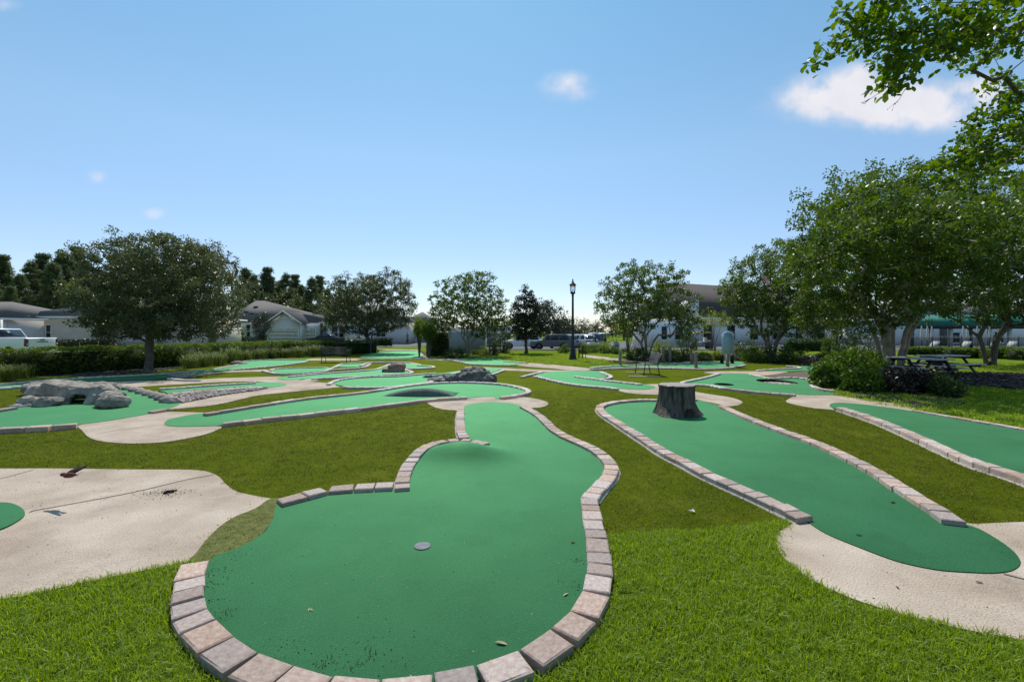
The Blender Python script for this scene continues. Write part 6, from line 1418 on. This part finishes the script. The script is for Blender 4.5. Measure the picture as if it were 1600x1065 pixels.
# clipped trees near the white building
shrub('clipped round topped tree left of a pair beside the dark hedge', 655, 553, 19, 62, 'lime', .07, 200, 26, 501, Zb=31, name='clipped_tree', cat='tree', zlo=.42)
shrub('clipped round topped tree right of a pair, against the dark hedge', 670, 553, 24, 58, 'shrub', .07, 260, 26, 502, Zb=29.5, name='clipped_tree', cat='tree', zlo=.42)
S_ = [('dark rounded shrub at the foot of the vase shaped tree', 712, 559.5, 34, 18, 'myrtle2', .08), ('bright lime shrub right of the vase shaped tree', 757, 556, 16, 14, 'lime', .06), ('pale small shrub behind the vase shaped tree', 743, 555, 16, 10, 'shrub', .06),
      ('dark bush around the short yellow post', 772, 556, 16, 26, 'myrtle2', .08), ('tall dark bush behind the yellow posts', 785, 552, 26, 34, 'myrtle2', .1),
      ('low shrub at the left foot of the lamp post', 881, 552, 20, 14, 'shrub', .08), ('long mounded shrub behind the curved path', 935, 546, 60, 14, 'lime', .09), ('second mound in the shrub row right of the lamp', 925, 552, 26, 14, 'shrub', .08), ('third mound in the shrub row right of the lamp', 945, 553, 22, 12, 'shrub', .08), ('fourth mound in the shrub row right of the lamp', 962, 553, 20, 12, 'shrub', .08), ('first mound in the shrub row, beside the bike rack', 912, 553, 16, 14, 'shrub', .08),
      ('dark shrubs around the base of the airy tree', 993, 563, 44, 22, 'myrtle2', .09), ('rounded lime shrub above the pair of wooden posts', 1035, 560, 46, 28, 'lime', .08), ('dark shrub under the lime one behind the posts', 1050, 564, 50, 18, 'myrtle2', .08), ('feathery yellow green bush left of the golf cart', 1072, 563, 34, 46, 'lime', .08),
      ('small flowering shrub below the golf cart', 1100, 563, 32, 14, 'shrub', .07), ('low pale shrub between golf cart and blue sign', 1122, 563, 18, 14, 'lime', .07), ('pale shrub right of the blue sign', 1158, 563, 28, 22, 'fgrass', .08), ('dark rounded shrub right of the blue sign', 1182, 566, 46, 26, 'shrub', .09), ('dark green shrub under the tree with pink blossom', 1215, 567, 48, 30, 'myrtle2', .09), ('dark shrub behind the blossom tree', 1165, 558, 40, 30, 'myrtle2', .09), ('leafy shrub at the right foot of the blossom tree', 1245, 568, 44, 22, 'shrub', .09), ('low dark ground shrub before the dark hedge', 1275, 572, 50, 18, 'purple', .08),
      ('dark glossy tree shaped bush between column and big tree', 1345, 572, 74, 68, 'myrtle2', .11), ('speckled bush beside the pale column', 1297, 560, 28, 34, 'shrub', .09),
      ('pale green bush beside the picnic hedges', 1541, 560, 16, 16, 'lime', .06), ('pale fluffy bush by the right hedges', 1585, 562, 10, 14, 'lime', .06), ('bright bush by the pavilion at the right edge', 1592, 535, 26, 20, 'lime', .1),
      ('dark bush between the two left houses', 370, 531, 30, 44, 'magnolia', .13), ('spiky palm like shrub beyond the left hedge', 362, 538, 44, 24, 'palm', .3), ('far shrub at the corner of the white garage', 632, 536, 14, 20, 'shrub', .12)]
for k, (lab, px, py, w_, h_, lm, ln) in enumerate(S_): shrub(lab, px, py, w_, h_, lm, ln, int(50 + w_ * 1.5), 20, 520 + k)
shrub('dark egg shaped clipped tree in front of the gabled house', 409, 545, 28, 54, 'magnolia', .11, 260, 26, 560, Zb=50, name='clipped_tree', cat='tree', zlo=.22)
shrub('small yellow green tree right of the white roofed golf cart', 981, 552, 50, 54, 'lime', .10, 120, 16, 561, Zb=40, name='small_tree', cat='tree', zlo=.45)
shrub('small yellow green tree above the golf cart with yellow roof', 1112, 552, 66, 60, 'lime', .12, 130, 14, 562, Zb=44, name='small_tree', cat='tree', zlo=.55)
# leafy bed at right, in front of the big tree
for k, (lab, px, py, w_, h_, lm, ln) in enumerate([('bright fern like shrub at the left end of the right bed', 1290, 605, 46, 42, 'shrub', .11), ('tall bright green leafy shrub in the right bed', 1335, 602, 80, 60, 'shrub', .12), ('lime topped shrub at the back of the right bed', 1318, 590, 50, 42, 'lime', .10), ('glossy shrub at the front of the right bed', 1345, 612, 64, 36, 'shrub', .11), ('pale tipped shrub left of the big pale trunks', 1368, 590, 44, 34, 'shrub', .10),
                                              ('dark purple leaved shrub below the big tree', 1405, 614, 56, 40, 'purple', .09), ('second purple leaved shrub further right in the bed', 1450, 614, 60, 38, 'purple', .09), ('sparse dark shrub in front of the picnic tables', 1478, 620, 40, 34, 'myrtle2', .07)]):
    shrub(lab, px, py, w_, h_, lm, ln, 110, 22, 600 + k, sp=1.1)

# fountain grasses in the left bed
def clump(seed, h, nb, label, wd=.012):
    rn = np.random.default_rng(seed); mb = MB()
    for _ in range(nb):
        a = rn.uniform(0, 6.28); d = np.array([math.cos(a), math.sin(a), 0]); s_ = np.array([-d[1], d[0], 0]) * wd / 2; L_ = h * rn.uniform(.7, 1.15); sp__ = rn.uniform(.15, .75)
        b0 = np.array([rn.normal(0, .16), rn.normal(0, .16), 0]); pts = [b0, b0 + d * L_ * sp__ * .3 + np.array([0, 0, L_ * .55]), b0 + d * L_ * sp__ * .65 + np.array([0, 0, L_ * .85]), b0 + d * L_ * sp__ * 1.15 + np.array([0, 0, L_ * (.98 - .55 * sp__)])]
        V = [pts[0] - s_, pts[0] + s_, pts[1] + s_, pts[1] - s_, pts[2] + s_ * .7, pts[2] - s_ * .7, pts[3]]
        mb.add(V, [[0, 1, 2, 3], [3, 2, 4, 5], [5, 4, 6]], np.full(7, rn.random()))
    o = mb.build('fountain_grass', M['fgrass']); tag(o, label, 'ornamental grass', 'fountain grasses along the left hedge'); return o
g0 = [clump(701, .85, 260, 'arching fountain grass clump in the bed along the left hedge'), clump(702, .75, 240, 'arching fountain grass clump in the bed along the left hedge')]
gs = [(12, 595), (34, 591), (-30, 598), (298, 575), (318, 573), (342, 571), (362, 567), (385, 564), (405, 562), (425, 560), (447, 559), (468, 558.5), (490, 557.5), (330, 568), (410, 558), (300, 571), (506, 557), (540, 556)]
for k, (px, py) in enumerate(gs):
    x, y = G(px, py); o = g0[k] if k < 2 else dup(g0[k % 2]); o.location = (x, y, hz(x, y)); o.rotation_euler = (0, 0, R.uniform(0, 6)); s_ = R.uniform(.8, 1.15) * (.95 if px > 280 else .85); o.scale = (s_ * 1.1, s_ * 1.1, s_)
# palms
def palm(label, px, Zd, th, fl, nf, seed, name='palm_tree'):
    rn = np.random.default_rng(seed); x = X_at(px, Zd); t = empty(name, (x, Zd, hz(x, Zd)), 0, label, 'palm')
    mb = MB(); mb.tube([(0, 0, 0), (.03, 0, th * .5), (0, 0, th)], [.16, .13, .12], 8); mb.build('trunk', M['pbark'], t, smooth=True)
    for k in range(nf):
        a = k * 2.4; el = rn.uniform(-.1, 1.2); mb = MB(); P_ = []
        for q in range(9):
            u = q / 8; P_.append(np.array([math.cos(a) * fl * u * math.cos(el) , math.sin(a) * fl * u * math.cos(el), th + fl * (u * math.sin(el) - .75 * u * u * (.6 + .4 * math.cos(el)))]))
        mb.tube(P_, [.015] * 9, 4)
        for q in range(1, 9):
            tng = P_[q] - P_[q - 1]; tng /= np.linalg.norm(tng); sd = np.cross(tng, [0, 0, 1]); sd /= np.linalg.norm(sd) + 1e-6
            for sg_ in (-1, 1):
                for h_ in (0, .5):
                    b = P_[q] - (P_[q] - P_[q - 1]) * h_; e = b + sd * sg_ * fl * .22 + tng * .12 * fl + np.array([0, 0, -.06 * fl]); w2 = tng * .03
                    mb.add([b - w2, b + w2, e], [[0, 1, 2]], np.full(3, rn.random()))
        mb.build('frond', M['palm'], t)
    return t
palm('drooping palm behind the parked cars right of the lamp post', 930, 60, 2.6, 1.9, 22, 801)
palm('small palm right of the black sedan', 560, 60, .9, 1.1, 14, 802)
palm('small palm near the round oak trunk', 545, 58, .7, .9, 12, 803)
